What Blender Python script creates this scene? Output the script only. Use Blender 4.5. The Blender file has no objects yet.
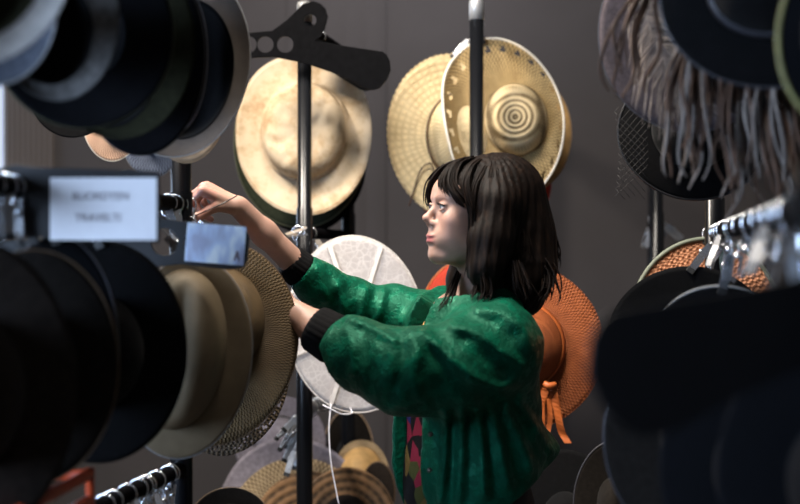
import bpy, math, random
import numpy as np
from mathutils import Vector, Matrix, Euler
R = math.radians
random.seed(7)
rng = np.random.default_rng(11)
SC = bpy.context.scene
COL = SC.collection
FPX = 1400.0                      # focal length in pixels of the 800x504 picture
CZ = 1.5                          # camera height

def P(u, v, Y):
    return Vector(((u-400)/FPX*Y, Y, CZ-(v-252)/FPX*Y))

# ------------------------------------------------------------------ materials
def new_mat(name):
    m = bpy.data.materials.new(name); m.use_nodes = True
    nt = m.node_tree; b = nt.nodes['Principled BSDF']
    return m, nt, b

def N(nt, t, **kw):
    n = nt.nodes.new(t)
    for k, v in kw.items():
        setattr(n, k, v)
    return n

def mth(nt, op, a, b=None):
    n = nt.nodes.new('ShaderNodeMath'); n.operation = op
    for i, x in enumerate((a, b)):
        if x is None: continue
        if isinstance(x, (int, float)): n.inputs[i].default_value = x
        else: nt.links.new(x, n.inputs[i])
    return n.outputs[0]

def ramp(nt, fac, stops):
    n = nt.nodes.new('ShaderNodeValToRGB')
    el = n.color_ramp.elements
    while len(el) < len(stops): el.new(0.5)
    for e, (p, c) in zip(el, stops):
        e.position = p; e.color = (c[0], c[1], c[2], 1)
    nt.links.new(fac, n.inputs[0])
    return n.outputs[0]

def noise(nt, vec, scale, detail=3, rough=0.55):
    n = nt.nodes.new('ShaderNodeTexNoise')
    n.inputs['Scale'].default_value = scale; n.inputs['Detail'].default_value = detail
    n.inputs['Roughness'].default_value = rough
    nt.links.new(vec, n.inputs['Vector'])
    return n.outputs[0]

def bump(nt, b, h, strength, dist=0.002):
    n = nt.nodes.new('ShaderNodeBump')
    n.inputs['Strength'].default_value = strength; n.inputs['Distance'].default_value = dist
    nt.links.new(h, n.inputs['Height']); nt.links.new(n.outputs[0], b.inputs['Normal'])

def plain(name, c, rough=0.5, metal=0.0, var=0.15, scale=60, bmp=0.0, sheen=0.0, spec=0.5):
    m, nt, b = new_mat(name)
    tc = N(nt, 'ShaderNodeTexCoord').outputs['Object']
    f = noise(nt, tc, scale)
    lo = [x*(1-var) for x in c]; hi = [min(1, x*(1+var)) for x in c]
    nt.links.new(ramp(nt, f, [(0.3, lo), (0.7, hi)]), b.inputs['Base Color'])
    b.inputs['Roughness'].default_value = rough; b.inputs['Metallic'].default_value = metal
    b.inputs['Specular IOR Level'].default_value = spec
    b.inputs['Sheen Weight'].default_value = sheen
    if bmp: bump(nt, b, f, bmp)
    return m

def felt(name, c, var=0.25, rough=0.9, sheen=0.02):
    return plain(name, c, rough, 0, var, 90, 0.25, sheen, 0.1)

def straw(name, c, dark, rings=420.0, spokes=90.0, bmp=0.7, rough=0.65, trans=0.0, mode='weave', con=0.32):
    """woven straw: concentric braid rows crossed by spokes, in the hat's own space"""
    m, nt, b = new_mat(name)
    tc = N(nt, 'ShaderNodeTexCoord').outputs['Object']
    sp = N(nt, 'ShaderNodeSeparateXYZ'); nt.links.new(tc, sp.inputs[0])
    x, y, z = sp.outputs
    r = mth(nt, 'SQRT', mth(nt, 'ADD', mth(nt, 'MULTIPLY', x, x), mth(nt, 'MULTIPLY', z, z)))
    q = mth(nt, 'ADD', r, mth(nt, 'MULTIPLY', mth(nt, 'ABSOLUTE', y), .5 if mode == 'rings' else 1.0))
    th = mth(nt, 'ARCTAN2', x, z)
    a = mth(nt, 'SINE', mth(nt, 'MULTIPLY', q, rings))
    row = mth(nt, 'FLOOR', mth(nt, 'DIVIDE', mth(nt, 'MULTIPLY', q, rings), 2*math.pi))
    s = mth(nt, 'SINE', mth(nt, 'ADD', mth(nt, 'MULTIPLY', th, spokes), mth(nt, 'MULTIPLY', row, math.pi)))
    if mode == 'rings':
        h = mth(nt, 'ADD', mth(nt, 'MULTIPLY', a, 0.8), mth(nt, 'MULTIPLY', s, 0.2))
    elif mode == 'lace':
        h = mth(nt, 'MULTIPLY', mth(nt, 'ABSOLUTE', s), mth(nt, 'ABSOLUTE', a))
    else:
        h = mth(nt, 'MULTIPLY', a, s)
    nz = noise(nt, tc, 25, 4)
    t = mth(nt, 'ADD', mth(nt, 'MULTIPLY', h, con), mth(nt, 'ADD', mth(nt, 'MULTIPLY', nz, 0.7), 0.15))
    nt.links.new(ramp(nt, t, [(0.2, dark), (0.62, c), (0.95, [min(1, k*1.25) for k in c])]), b.inputs['Base Color'])
    b.inputs['Roughness'].default_value = rough
    b.inputs['Specular IOR Level'].default_value = 0.3
    rg = noise(nt, tc, 330, 3, .6)
    bump(nt, b, mth(nt, 'ADD', h, mth(nt, 'MULTIPLY', rg, 1.6)), bmp, 0.002)
    if trans:
        tr = N(nt, 'ShaderNodeBsdfTranslucent'); tr.inputs[0].default_value = (*c, 1)
        mx = N(nt, 'ShaderNodeMixShader'); mx.inputs[0].default_value = trans
        out = nt.nodes['Material Output']
        nt.links.new(b.outputs[0], mx.inputs[1]); nt.links.new(tr.outputs[0], mx.inputs[2])
        nt.links.new(mx.outputs[0], out.inputs[0])
    return m

M = {}
M['capchrome'] = plain('satin chrome cap', (.50, .51, .53), .38, .55, .12, 120, .15)
M['chrome'] = plain('chrome', (.82, .84, .88), .22, .93, .05)
M['railpaint'] = plain('matt black rail', (.004, .004, .005), .7, 0, .2, 200, .03, 0, .02)
M['dullchrome'] = plain('brushed cap metal', (.20, .20, .20), .5, .4, .3, 160, .3)
M['blackpaint'] = plain('black powder coat', (.005, .0055, .007), .27, 0, .2, 200, .03, 0, .4)
M['blackplastic'] = plain('black plastic', (.003, .003, .0035), .4, 0, .2, 60, 0, 0, .04)
M['navyplastic'] = plain('navy black plastic', (.0042, .0048, .007), .5, 0, .2)
M['rubber'] = plain('black rubber', (.01, .01, .01), .6)
M['paper'] = plain('white paper', (.86, .87, .92), .7, 0, .02)
M['ink'] = plain('grey ink', (.16, .14, .17), .7)
M['blackfelt'] = felt('black felt', (.0035, .0035, .004), .3)
M['navyfelt'] = felt('navy felt', (.0028, .003, .0042))
M['olivefelt'] = felt('dark olive felt', (.018, .018, .009))
M['greenfelt'] = felt('moss green felt', (.030, .036, .022))
M['greyfelt'] = felt('grey felt', (.10, .097, .095), .35)
M['bluegrey'] = felt('blue grey felt', (.085, .095, .12), .3)
M['lightgrey'] = felt('light grey felt', (.42, .40, .38), .15)  # daylight on the nearest hat's underside, put into a pale brim colour
M['brownfelt'] = felt('brown felt', (.022, .017, .014), .3)
M['darkbrown'] = felt('dark brown felt', (.011, .009, .0075), .3)
M['lilac'] = felt('lilac grey felt', (.21, .19, .22), .25)
M['purplegrey'] = felt('purple grey felt', (.085, .068, .072), .25)
M['tanfelt'] = plain('tan felt', (.42, .25, .09), .7, 0, .25, 30, .1)
M['peach'] = straw('peach straw', (.62, .40, .28), (.35, .2, .13), 500, 100)
M['bluestraw'] = straw('blue dotted straw', (.13, .16, .23), (.02, .025, .045), 500, 90, .9, .65, 0, 'weave', .5)
M['navyweave'] = straw('grey brown sinamay', (.125, .10, .082), (.065, .05, .042), 900, 500, .3)
M['brownstraw'] = straw('brown coarse straw', (.15, .095, .040), (.06, .036, .014), 620, 160, .8)
M['beigestraw'] = straw('pale parasisal straw', (.185, .138, .082), (.125, .092, .052), 900, 260, .25)
M['meshstraw'] = straw('open brown mesh straw', (.14, .095, .055), (.012, .009, .007), 480, 110, 1.0)
M['lacestraw'] = straw('cream lace straw', (.78, .62, .36), (.55, .39, .19), 150, 27, .9, .6, .12, 'lace')
M['goldstraw'] = straw('golden raffia', (.66, .48, .23), (.20, .12, .045), 560, 110, 1.0, .55, .18, 'weave', .45)
M['coilstraw'] = straw('coiled raffia', (.62, .49, .29), (.14, .095, .045), 450, 60, 1.0, .65, 0, 'rings', .36)
M['orangestraw'] = straw('orange straw', (.44, .122, .036), (.19, .045, .014), 640, 150, .9, .6, .15, 'weave', .42)
M['redstraw'] = straw('red straw', (.60, .06, .03), (.35, .03, .015), 700, 150, .6, .6)
M['terracotta'] = straw('terracotta knotted straw', (.66, .30, .16), (.34, .13, .06), 420, 70, 1.0)
M['naturalstraw'] = straw('natural straw', (.42, .31, .18), (.12, .08, .04), 480, 90, 1.0, .65, 0, 'weave', .5)
M['stripedstraw'] = straw('banded brown straw', (.30, .16, .07), (.08, .045, .02), 240, 30, .6, .6, 0, 'rings')
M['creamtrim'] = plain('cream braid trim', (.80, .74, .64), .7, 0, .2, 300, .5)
M['greytrim'] = plain('pale grey binding', (.26, .26, .26), .6)
M['dimtrim'] = plain('dark satin binding', (.05, .05, .06), .35)
M['tantrim'] = plain('tan binding', (.36, .24, .14), .6)
M['greentrim'] = plain('green grey binding', (.15, .17, .13), .6)
M['olivetrim'] = plain('olive binding', (.06, .062, .03), .6)
M['redtrim'] = plain('red binding', (.5, .05, .03), .6)
M['orangeribbon'] = plain('orange ribbon', (.42, .10, .02), .5)
M['blackribbon'] = plain('black ribbon', (.012, .012, .014), .4)
M['yellowribbon'] = plain('olive yellow ribbon', (.20, .19, .06), .5)
M['brownribbon'] = plain('brown ribbon', (.10, .06, .03), .5)
M['cord'] = plain('brown cord', (.075, .035, .018), .6)
M['string'] = plain('white string', (.75, .73, .78), .7)
M['orangeplastic'] = plain('orange red plastic', (.45, .055, .012), .45)
M['feather'] = plain('brown grey feather', (.10, .052, .031), .75, 0, .5, 30)
M['paleplume'] = plain('pale grey feather', (.22, .18, .155), .8, 0, .4, 30)
M['net'] = plain('black veil net', (.02, .018, .018), .6)

def canvas_mat():
    m, nt, b = new_mat('stained cream canvas')
    tc = N(nt, 'ShaderNodeTexCoord').outputs['Object']
    n1 = noise(nt, tc, 7, 5, .6); n2 = noise(nt, tc, 22, 6, .7); n3 = noise(nt, tc, 900, 1)
    t = mth(nt, 'ADD', mth(nt, 'MULTIPLY', n1, .6), mth(nt, 'MULTIPLY', n2, .4))
    nt.links.new(ramp(nt, t, [(.34, (.26, .155, .075)), (.43, (.46, .33, .20)), (.52, (.59, .47, .325)), (.75, (.66, .555, .42))]), b.inputs['Base Color'])
    b.inputs['Roughness'].default_value = .8; b.inputs['Specular IOR Level'].default_value = .2
    bump(nt, b, mth(nt, 'ADD', mth(nt, 'MULTIPLY', n2, 2.0), n3), .25, .002)
    return m
M['canvas'] = canvas_mat()

def sheer_mat():
    m, nt, b = new_mat('white sheer netting')
    tc = N(nt, 'ShaderNodeTexCoord').outputs['Object']
    vo = N(nt, 'ShaderNodeTexVoronoi'); vo.feature = 'DISTANCE_TO_EDGE'; vo.inputs['Scale'].default_value = 62
    nt.links.new(tc, vo.inputs['Vector'])
    n1 = noise(nt, tc, 18, 4)
    t = mth(nt, 'ADD', mth(nt, 'MULTIPLY', mth(nt, 'MINIMUM', vo.outputs['Distance'], .25), 1.6), mth(nt, 'MULTIPLY', n1, .5))
    nt.links.new(ramp(nt, t, [(.08, (.84, .80, .77)), (.45, (.52, .48, .46))]), b.inputs['Base Color'])
    b.inputs['Roughness'].default_value = .6
    bump(nt, b, t, .3, .002)
    tr = N(nt, 'ShaderNodeBsdfTranslucent'); tr.inputs[0].default_value = (.85, .84, .86, 1)
    mx = N(nt, 'ShaderNodeMixShader'); mx.inputs[0].default_value = .35
    nt.links.new(b.outputs[0], mx.inputs[1]); nt.links.new(tr.outputs[0], mx.inputs[2])
    nt.links.new(mx.outputs[0], nt.nodes['Material Output'].inputs[0])
    return m
M['sheer'] = sheer_mat()
M['sheerrib'] = plain('white tape rib', (.60, .555, .52), .7)

def satin_mat():
    m, nt, b = new_mat('green brocade satin')
    tc = N(nt, 'ShaderNodeTexCoord').outputs['Object']
    n1 = noise(nt, tc, 38, 3, .6); n2 = noise(nt, tc, 9, 3)
    pat = ramp(nt, n1, [(.50, (0, 0, 0)), (.56, (1, 1, 1))])
    mix = N(nt, 'ShaderNodeMix'); mix.data_type = 'RGBA'
    nt.links.new(pat, mix.inputs['Factor'])
    mix.inputs['A'].default_value = (.0016, .050, .027, 1); mix.inputs['B'].default_value = (.0024, .078, .042, 1)
    nt.links.new(mix.outputs['Result'], b.inputs['Base Color'])
    rr = mth(nt, 'SUBTRACT', .54, mth(nt, 'MULTIPLY', pat, .20))
    b.inputs['Specular IOR Level'].default_value = .45
    b.inputs['Specular Tint'].default_value = (.12, .75, .45, 1)
    nt.links.new(rr, b.inputs['Roughness'])
    n3 = noise(nt, tc, 75, 4, .65)
    mp = N(nt, 'ShaderNodeMapping'); mp.inputs['Scale'].default_value = (1, 1, .45); mp.inputs['Rotation'].default_value = (0, .6, 0)
    nt.links.new(tc, mp.inputs[0])
    n4 = noise(nt, mp.outputs[0], 30, 4, .6)
    bump(nt, b, mth(nt, 'ADD', mth(nt, 'MULTIPLY', n4, 2.2), mth(nt, 'ADD', n3, mth(nt, 'MULTIPLY', pat, .25))), .48, .005)
    return m
M['satin'] = satin_mat()
M['rib'] = plain('black ribbed knit', (.005, .005, .0055), .85, 0, .2, 200, .2, 0, .08)
M['trousers'] = plain('black trouser cloth', (.010, .010, .012), .8)
M['shoe'] = plain('black shoe leather', (.015, .015, .015), .4)
M['snap'] = plain('dark snap metal', (.18, .16, .14), .35, .8)
M['gold'] = plain('gold chain', (.8, .5, .2), .3, 1)

def print_mat():
    m, nt, b = new_mat('printed shirt cloth')
    tc = N(nt, 'ShaderNodeTexCoord').outputs['Object']
    vo = N(nt, 'ShaderNodeTexVoronoi'); vo.inputs['Scale'].default_value = 26
    nt.links.new(tc, vo.inputs['Vector'])
    sp = N(nt, 'ShaderNodeSeparateColor'); nt.links.new(vo.outputs['Color'], sp.inputs[0])
    b.inputs['Specular IOR Level'].default_value = .1
    c = ramp(nt, sp.outputs[0], [(0, (.004, .004, .005)), (.35, (.004, .004, .006)), (.38, (.09, .06, .02)), (.52, (.035, .04, .012)), (.62, (.004, .004, .005)), (.70, (.13, .01, .026)), (.84, (.012, .012, .07))])
    nt.nodes[-1].color_ramp.interpolation = 'CONSTANT'
    nt.links.new(c, b.inputs['Base Color']); b.inputs['Roughness'].default_value = .7
    return m
M['print'] = print_mat()

def skin_mat():
    m, nt, b = new_mat('skin')
    at = N(nt, 'ShaderNodeAttribute', attribute_name='lips')
    ck = N(nt, 'ShaderNodeAttribute', attribute_name='flush')
    tc = N(nt, 'ShaderNodeTexCoord').outputs['Object']
    n1 = noise(nt, tc, 60, 3)
    base = ramp(nt, n1, [(.3, (.37, .220, .168)), (.7, (.42, .250, .192))])
    def mixc(a, fac, col):
        mx = N(nt, 'ShaderNodeMix'); mx.data_type = 'RGBA'
        nt.links.new(fac, mx.inputs['Factor']); nt.links.new(a, mx.inputs['A']); mx.inputs['B'].default_value = (*col, 1)
        return mx.outputs['Result']
    c = mixc(base, mth(nt, 'MULTIPLY', ck.outputs['Fac'], .5), (.52, .21, .17))
    c = mixc(c, at.outputs['Fac'], (.36, .095, .095))
    nt.links.new(c, b.inputs['Base Color'])
    b.inputs['Roughness'].default_value = .48
    b.inputs['Subsurface Weight'].default_value = .12
    b.inputs['Subsurface Radius'].default_value = (.012, .005, .003)
    b.inputs['Subsurface Scale'].default_value = .5
    bump(nt, b, noise(nt, tc, 260, 2), .06, .001)
    return m
M['skin'] = skin_mat()

def hair_mat():
    m, nt, b = new_mat('dark brown hair')
    tc = N(nt, 'ShaderNodeTexCoord').outputs['Object']
    mp = N(nt, 'ShaderNodeMapping'); mp.inputs['Scale'].default_value = (1, 1, .08)
    nt.links.new(tc, mp.inputs[0])
    n1 = noise(nt, mp.outputs[0], 130, 3)
    nt.links.new(ramp(nt, n1, [(.3, (.004, .0028, .0022)), (.55, (.008, .005, .004)), (.75, (.022, .012, .0075))]), b.inputs['Base Color'])
    b.inputs['Roughness'].default_value = .55
    b.inputs['Specular IOR Level'].default_value = .09
    bump(nt, b, n1, .3, .003)
    return m
M['hair'] = hair_mat()
M['lash'] = plain('lash', (.008, .005, .004), .6)

def eye_mat():
    m, nt, b = new_mat('eye')
    tc = N(nt, 'ShaderNodeTexCoord').outputs['Object']
    sp = N(nt, 'ShaderNodeSeparateXYZ'); nt.links.new(tc, sp.inputs[0])
    nt.links.new(ramp(nt, mth(nt, 'MULTIPLY', sp.outputs[0], 78.0), [(0, (.62, .58, .56)), (.86, (.62, .58, .56)), (.88, (.10, .13, .15)), (.965, (.16, .20, .23)), (.975, (.005, .005, .005))]), b.inputs['Base Color'])
    b.inputs['Roughness'].default_value = .08
    return m
M['eye'] = eye_mat()

def picture_mat():
    m, nt, b = new_mat('pale blue photo print')
    tc = N(nt, 'ShaderNodeTexCoord').outputs['Object']
    mp = N(nt, 'ShaderNodeMapping'); mp.inputs['Scale'].default_value = (1.3, 1, .6); mp.inputs['Rotation'].default_value = (0, .5, 0)
    nt.links.new(tc, mp.inputs[0])
    n1 = noise(nt, mp.outputs[0], 26, 2, .4)
    nt.links.new(ramp(nt, n1, [(.38, (.42, .46, .62)), (.5, (.55, .66, .86)), (.62, (.85, .93, 1.0))]), b.inputs['Base Color'])
    b.inputs['Roughness'].default_value = .25
    return m
M['picture'] = picture_mat()

# ------------------------------------------------------------------ mesh helpers
def mesh_obj(name, verts, faces, mat, parent=None, smooth=True, loc=None):
    me = bpy.data.meshes.new(name)
    me.from_pydata([tuple(v) for v in verts], [], [tuple(f) for f in faces])
    me.update()
    if smooth and len(me.polygons):
        me.polygons.foreach_set('use_smooth', [True]*len(me.polygons))
    if mat is not None: me.materials.append(mat)
    o = bpy.data.objects.new(name, me); COL.objects.link(o)
    if parent is not None: o.parent = parent
    if loc is not None: o.location = loc
    return o

def tag(o, label=None, cat=None, group=None, kind=None):
    if label: o['label'] = label
    if cat: o['category'] = cat
    if group: o['group'] = group
    if kind: o['kind'] = kind
    return o

def empty(name, loc=(0, 0, 0), rot=None):
    o = bpy.data.objects.new(name, None); COL.objects.link(o)
    o.empty_display_size = .05
    o.location = loc
    if rot is not None: o.rotation_euler = rot
    return o

class G:
    def __init__(s): s.v = []; s.f = []
    def tube(s, pts, rad, sides=8, cap=True, closed=False):
        pts = [Vector(p) for p in pts]; n = len(pts)
        if isinstance(rad, (int, float)): rad = [rad]*n
        b0 = len(s.v); up = None
        for i, p in enumerate(pts):
            if closed: t = pts[(i+1) % n]-pts[i-1]
            else: t = pts[min(i+1, n-1)]-pts[max(i-1, 0)]
            if t.length < 1e-9: t = Vector((0, 0, 1))
            t.normalize()
            if up is None:
                up = Vector((0, 0, 1)) if abs(t.z) < .9 else Vector((1, 0, 0))
            a = up - t*up.dot(t)
            if a.length < 1e-6: a = t.orthogonal()
            a.normalize(); up = a; c = t.cross(a)
            for k in range(sides):
                an = 2*math.pi*k/sides
                s.v.append(p + (a*math.cos(an)+c*math.sin(an))*rad[i])
        m = n if closed else n-1
        for i in range(m):
            for k in range(sides):
                k2 = (k+1) % sides; i2 = (i+1) % n
                s.f.append((b0+i*sides+k, b0+i*sides+k2, b0+i2*sides+k2, b0+i2*sides+k))
        if cap and not closed:
            s.f.append(tuple(b0+k for k in range(sides))[::-1])
            s.f.append(tuple(b0+(n-1)*sides+k for k in range(sides)))
        return s
    def box(s, c, size, rot=None, bev=0.0):
        c = Vector(c); hx, hy, hz = [q/2 for q in size]
        m = rot if rot is not None else Matrix.Identity(3)
        b0 = len(s.v)
        if bev <= 0:
            for x in (-hx, hx):
                for y in (-hy, hy):
                    for z in (-hz, hz):
                        s.v.append(c+m@Vector((x, y, z)))
            for q in ((0, 1, 3, 2), (4, 6, 7, 5), (0, 4, 5, 1), (2, 3, 7, 6), (0, 2, 6, 4), (1, 5, 7, 3)):
                s.f.append(tuple(b0+i for i in q))
        else:   # chamfered along z edges
            pr = [(-hx+bev, -hy), (hx-bev, -hy), (hx, -hy+bev), (hx, hy-bev), (hx-bev, hy), (-hx+bev, hy), (-hx, hy-bev), (-hx, -hy+bev)]
            for z in (-hz, hz):
                for x, y in pr: s.v.append(c+m@Vector((x, y, z)))
            for k in range(8): s.f.append((b0+k, b0+(k+1) % 8, b0+8+(k+1) % 8, b0+8+k))
            s.f.append(tuple(b0+k for k in range(8))[::-1]); s.f.append(tuple(b0+8+k for k in range(8)))
        return s
    def sheet(s, left, right, th=0.0012):
        """ribbon between two polylines, given thickness"""
        b0 = len(s.v); n = len(left)
        for a, b in zip(left, right):
            a = Vector(a); b = Vector(b)
            nn = Vector((0, th, 0))
            s.v += [a-nn, b-nn, b+nn, a+nn]
        for i in range(n-1):
            o = b0+4*i
            for k in range(4):
                s.f.append((o+k, o+(k+1) % 4, o+4+(k+1) % 4, o+4+k))
        s.f.append((b0, b0+3, b0+2, b0+1)); o = b0+4*(n-1); s.f.append((o, o+1, o+2, o+3))
        return s
    def build(s, name, mat, parent=None, smooth=True, loc=None):
        return mesh_obj(name, s.v, s.f, mat, parent, smooth, loc)

def curve_plate(name, loops, th, mat, parent, bevel=0.0):
    """flat plate cut from an outline with holes, in local XZ, centred thickness along Y"""
    cu = bpy.data.curves.new(name, 'CURVE'); cu.dimensions = '2D'; cu.fill_mode = 'BOTH'
    cu.extrude = th/2; cu.bevel_depth = bevel; cu.bevel_resolution = 1
    for lp in loops:
        sp = cu.splines.new('POLY'); sp.points.add(len(lp)-1)
        for p, (x, z) in zip(sp.points, lp): p.co = (x, z, 0, 1)
        sp.use_cyclic_u = True
    tmp = bpy.data.objects.new('tmp', cu); COL.objects.link(tmp)
    dg = bpy.context.evaluated_depsgraph_get()
    me = bpy.data.meshes.new_from_object(tmp.evaluated_get(dg))
    bpy.data.objects.remove(tmp)
    me.transform(Matrix.Rotation(math.pi/2, 4, 'X'))
    me.name = name; me.materials.clear(); me.materials.append(mat)
    o = bpy.data.objects.new(name, me); COL.objects.link(o); o.parent = parent
    return o

def text_mesh(name, body, size, mat, parent, loc, rot):
    cu = bpy.data.curves.new(name, 'FONT'); cu.body = body; cu.size = size
    cu.align_x = 'CENTER'; cu.align_y = 'CENTER'; cu.extrude = .0003
    tmp = bpy.data.objects.new('tmp', cu); COL.objects.link(tmp)
    dg = bpy.context.evaluated_depsgraph_get()
    me = bpy.data.meshes.new_from_object(tmp.evaluated_get(dg))
    bpy.data.objects.remove(tmp)
    me.materials.clear(); me.materials.append(mat)
    o = bpy.data.objects.new(name, me); COL.objects.link(o)
    o.parent = parent; o.location = loc; o.rotation_euler = rot
    return o

def smoothpath(pts, n=6):
    """Catmull-Rom through points"""
    pts = [Vector(p) for p in pts]
    q = [pts[0]*2-pts[1]]+pts+[pts[-1]*2-pts[-2]]
    out = []
    for i in range(1, len(q)-2):
        for k in range(n):
            t = k/n
            a, b, c, d = q[i-1], q[i], q[i+1], q[i+2]
            out.append(.5*((2*b)+(c-a)*t+(2*a-5*b+4*c-d)*t*t+(3*b-a-3*c+d)*t*t*t))
    out.append(pts[-1])
    return out

# ------------------------------------------------------------------ signed-distance modelling (for the figure and her clothes)
class Field:
    def __init__(s, xs, ys, zs):
        s.xs, s.ys, s.zs = [np.asarray(a, np.float32) for a in (xs, ys, zs)]
        s.D = np.full((len(xs), len(ys), len(zs)), 1.0, np.float32)
    def _sl(s, lo, hi):
        out = []
        for a, l, h in zip((s.xs, s.ys, s.zs), lo, hi):
            i0 = int(np.searchsorted(a, l)); i1 = int(np.searchsorted(a, h))
            out.append(slice(max(i0-1, 0), min(i1+1, len(a))))
        return tuple(out)
    def _pts(s, sl):
        return (s.xs[sl[0]][:, None, None], s.ys[sl[1]][None, :, None], s.zs[sl[2]][None, None, :])
    def put(s, lo, hi, fn, k=.01, op='add'):
        pad = .012+k
        sl = s._sl([a-pad for a in lo], [a+pad for a in hi])
        if any(q.stop-q.start < 1 for q in sl): return
        d = fn(*s._pts(sl)); a = s.D[sl]
        if op == 'add':
            h = np.maximum(k-np.abs(a-d), 0)/k
            s.D[sl] = np.minimum(a, d)-h*h*k*.25
        else:
            d = -d
            h = np.maximum(k-np.abs(a-d), 0)/k
            s.D[sl] = np.maximum(a, d)+h*h*k*.25
    def cone(s, a, b, ra, rb, k=.01, op='add'):
        a = np.array(a, np.float32); b = np.array(b, np.float32); r = max(ra, rb)
        ba = b-a; L = float(ba@ba)+1e-9
        def fn(X, Y, Z):
            h = ((X-a[0])*ba[0]+(Y-a[1])*ba[1]+(Z-a[2])*ba[2])/L
            h = np.clip(h, 0, 1)
            return np.sqrt((X-a[0]-h*ba[0])**2+(Y-a[1]-h*ba[1])**2+(Z-a[2]-h*ba[2])**2)-(ra+(rb-ra)*h)
        s.put(np.minimum(a, b)-r, np.maximum(a, b)+r, fn, k, op)
    def chain(s, pts, rad, k=.01):
        for i in range(len(pts)-1): s.cone(pts[i], pts[i+1], rad[i], rad[i+1], k)
    def ell(s, c, r, Rm=None, k=.01, op='add'):
        c = np.array(c, np.float32); r = np.array(r, np.float32)
        Q = np.eye(3, dtype=np.float32) if Rm is None else np.array(Rm, np.float32)   # columns = local axes
        ext = np.sqrt(((Q*r)**2).sum(1))
        def fn(X, Y, Z):
            x, y, z = X-c[0], Y-c[1], Z-c[2]
            k0 = 0; k1 = 0
            for i in range(3):
                q = x*Q[0, i]+y*Q[1, i]+z*Q[2, i]
                k0 = k0+(q/r[i])**2; k1 = k1+(q/(r[i]*r[i]))**2
            k0 = np.sqrt(k0); k1 = np.sqrt(k1)+1e-6
            return k0*(k0-1)/k1
        s.put(c-ext, c+ext, fn, k, op)
    def mesh(s):
        D = s.D; S = D < 0
        nx, ny, nz = D.shape
        cnt = np.zeros((nx-1, ny-1, nz-1), np.int8)
        for i in (0, 1):
            for j in (0, 1):
                for k in (0, 1):
                    cnt += S[i:nx-1+i, j:ny-1+j, k:nz-1+k]
        cells = np.argwhere((cnt > 0) & (cnt < 8))
        idx = np.full(cnt.shape, -1, np.int32)
        idx[cells[:, 0], cells[:, 1], cells[:, 2]] = np.arange(len(cells))
        acc = np.zeros((len(cells), 3)); n = np.zeros(len(cells))
        corner = [(i, j, k) for i in (0, 1) for j in (0, 1) for k in (0, 1)]
        ax = (s.xs, s.ys, s.zs)
        for ca in corner:
            for axis in range(3):
                if ca[axis]: continue
                cb = list(ca); cb[axis] = 1
                ia = cells+np.array(ca); ib = cells+np.array(cb)
                da = D[ia[:, 0], ia[:, 1], ia[:, 2]]; db = D[ib[:, 0], ib[:, 1], ib[:, 2]]
                m = (da < 0) != (db < 0)
                t = np.where(m, da/(da-db+1e-12), 0)
                for q in range(3):
                    pa = ax[q][ia[:, q]]; pb = ax[q][ib[:, q]]
                    acc[:, q] += np.where(m, pa+(pb-pa)*t, 0)
                n += m
        V = acc/np.maximum(n, 1)[:, None]
        F = []
        for axis in range(3):
            sl0 = [slice(None)]*3; sl1 = [slice(None)]*3
            sl0[axis] = slice(0, -1); sl1[axis] = slice(1, None)
            e = np.argwhere(S[tuple(sl0)] != S[tuple(sl1)])
            o1, o2 = [(1, 2), (2, 0), (0, 1)][axis]
            lim = cnt.shape
            ok = (e[:, o1] > 0) & (e[:, o2] > 0) & (e[:, o1] < lim[o1]) & (e[:, o2] < lim[o2])
            e = e[ok]
            def g(d1, d2):
                c = e.copy(); c[:, o1] += d1; c[:, o2] += d2
                return idx[c[:, 0], c[:, 1], c[:, 2]]
            q = np.stack([g(-1, -1), g(0, -1), g(0, 0), g(-1, 0)], 1)
            flip = ~S[tuple(sl0)][e[:, 0], e[:, 1], e[:, 2]]
            q[flip] = q[flip][:, ::-1]
            F.append(q)
        return V, np.concatenate(F)

def np_mesh(name, V, F, mat, parent=None, relax=0):
    if relax:
        for _ in range(relax):
            A = np.zeros_like(V); n = np.zeros(len(V))
            for a, b in ((0, 1), (1, 2), (2, 3), (3, 0)):
                np.add.at(A, F[:, a], V[F[:, b]]); np.add.at(A, F[:, b], V[F[:, a]])
                np.add.at(n, F[:, a], 1); np.add.at(n, F[:, b], 1)
            V = V*.5+.5*A/n[:, None]
    me = bpy.data.meshes.new(name)
    me.vertices.add(len(V)); me.vertices.foreach_set('co', V.astype(np.float32).ravel())
    me.loops.add(F.size); me.loops.foreach_set('vertex_index', F.astype(np.int32).ravel())
    me.polygons.add(len(F))
    me.polygons.foreach_set('loop_start', np.arange(0, F.size, 4, dtype=np.int32))
    me.polygons.foreach_set('use_smooth', np.ones(len(F), bool))
    me.update(calc_edges=True); me.validate()
    me.materials.append(mat)
    o = bpy.data.objects.new(name, me); COL.objects.link(o)
    if parent is not None: o.parent = parent
    return o

# ------------------------------------------------------------------ the room
def wall_mat(name, c, ribs=0):
    m, nt, b = new_mat(name)
    tc = N(nt, 'ShaderNodeTexCoord').outputs['Object']
    n1 = noise(nt, tc, 2.2, 4); n2 = noise(nt, tc, 90, 2)
    nt.links.new(ramp(nt, n1, [(.3, [x*.93 for x in c]), (.7, [x*1.07 for x in c])]), b.inputs['Base Color'])
    b.inputs['Roughness'].default_value = .85; b.inputs['Specular IOR Level'].default_value = .2
    bump(nt, b, n2, .08, .002)
    return m
M['wall'] = wall_mat('warm grey wall paint', (.082, .075, .077))
M['wallside'] = wall_mat('grey wall paint', (.16, .15, .145))
M['ribpanel'] = wall_mat('taupe ribbed panel', (.125, .104, .094))
M['floor'] = plain('grey screed floor', (.09, .085, .08), .6, 0, .2, 8)
M['ceiling'] = plain('dim white ceiling', (.25, .25, .25), .9)
YB, XL, XR, YF, ZC = 6.2, -2.7, 2.5, -1.6, 3.3
def structure(g, name, mat, smooth=False):
    return tag(g.build(name, mat, None, smooth), kind='structure')
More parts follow.
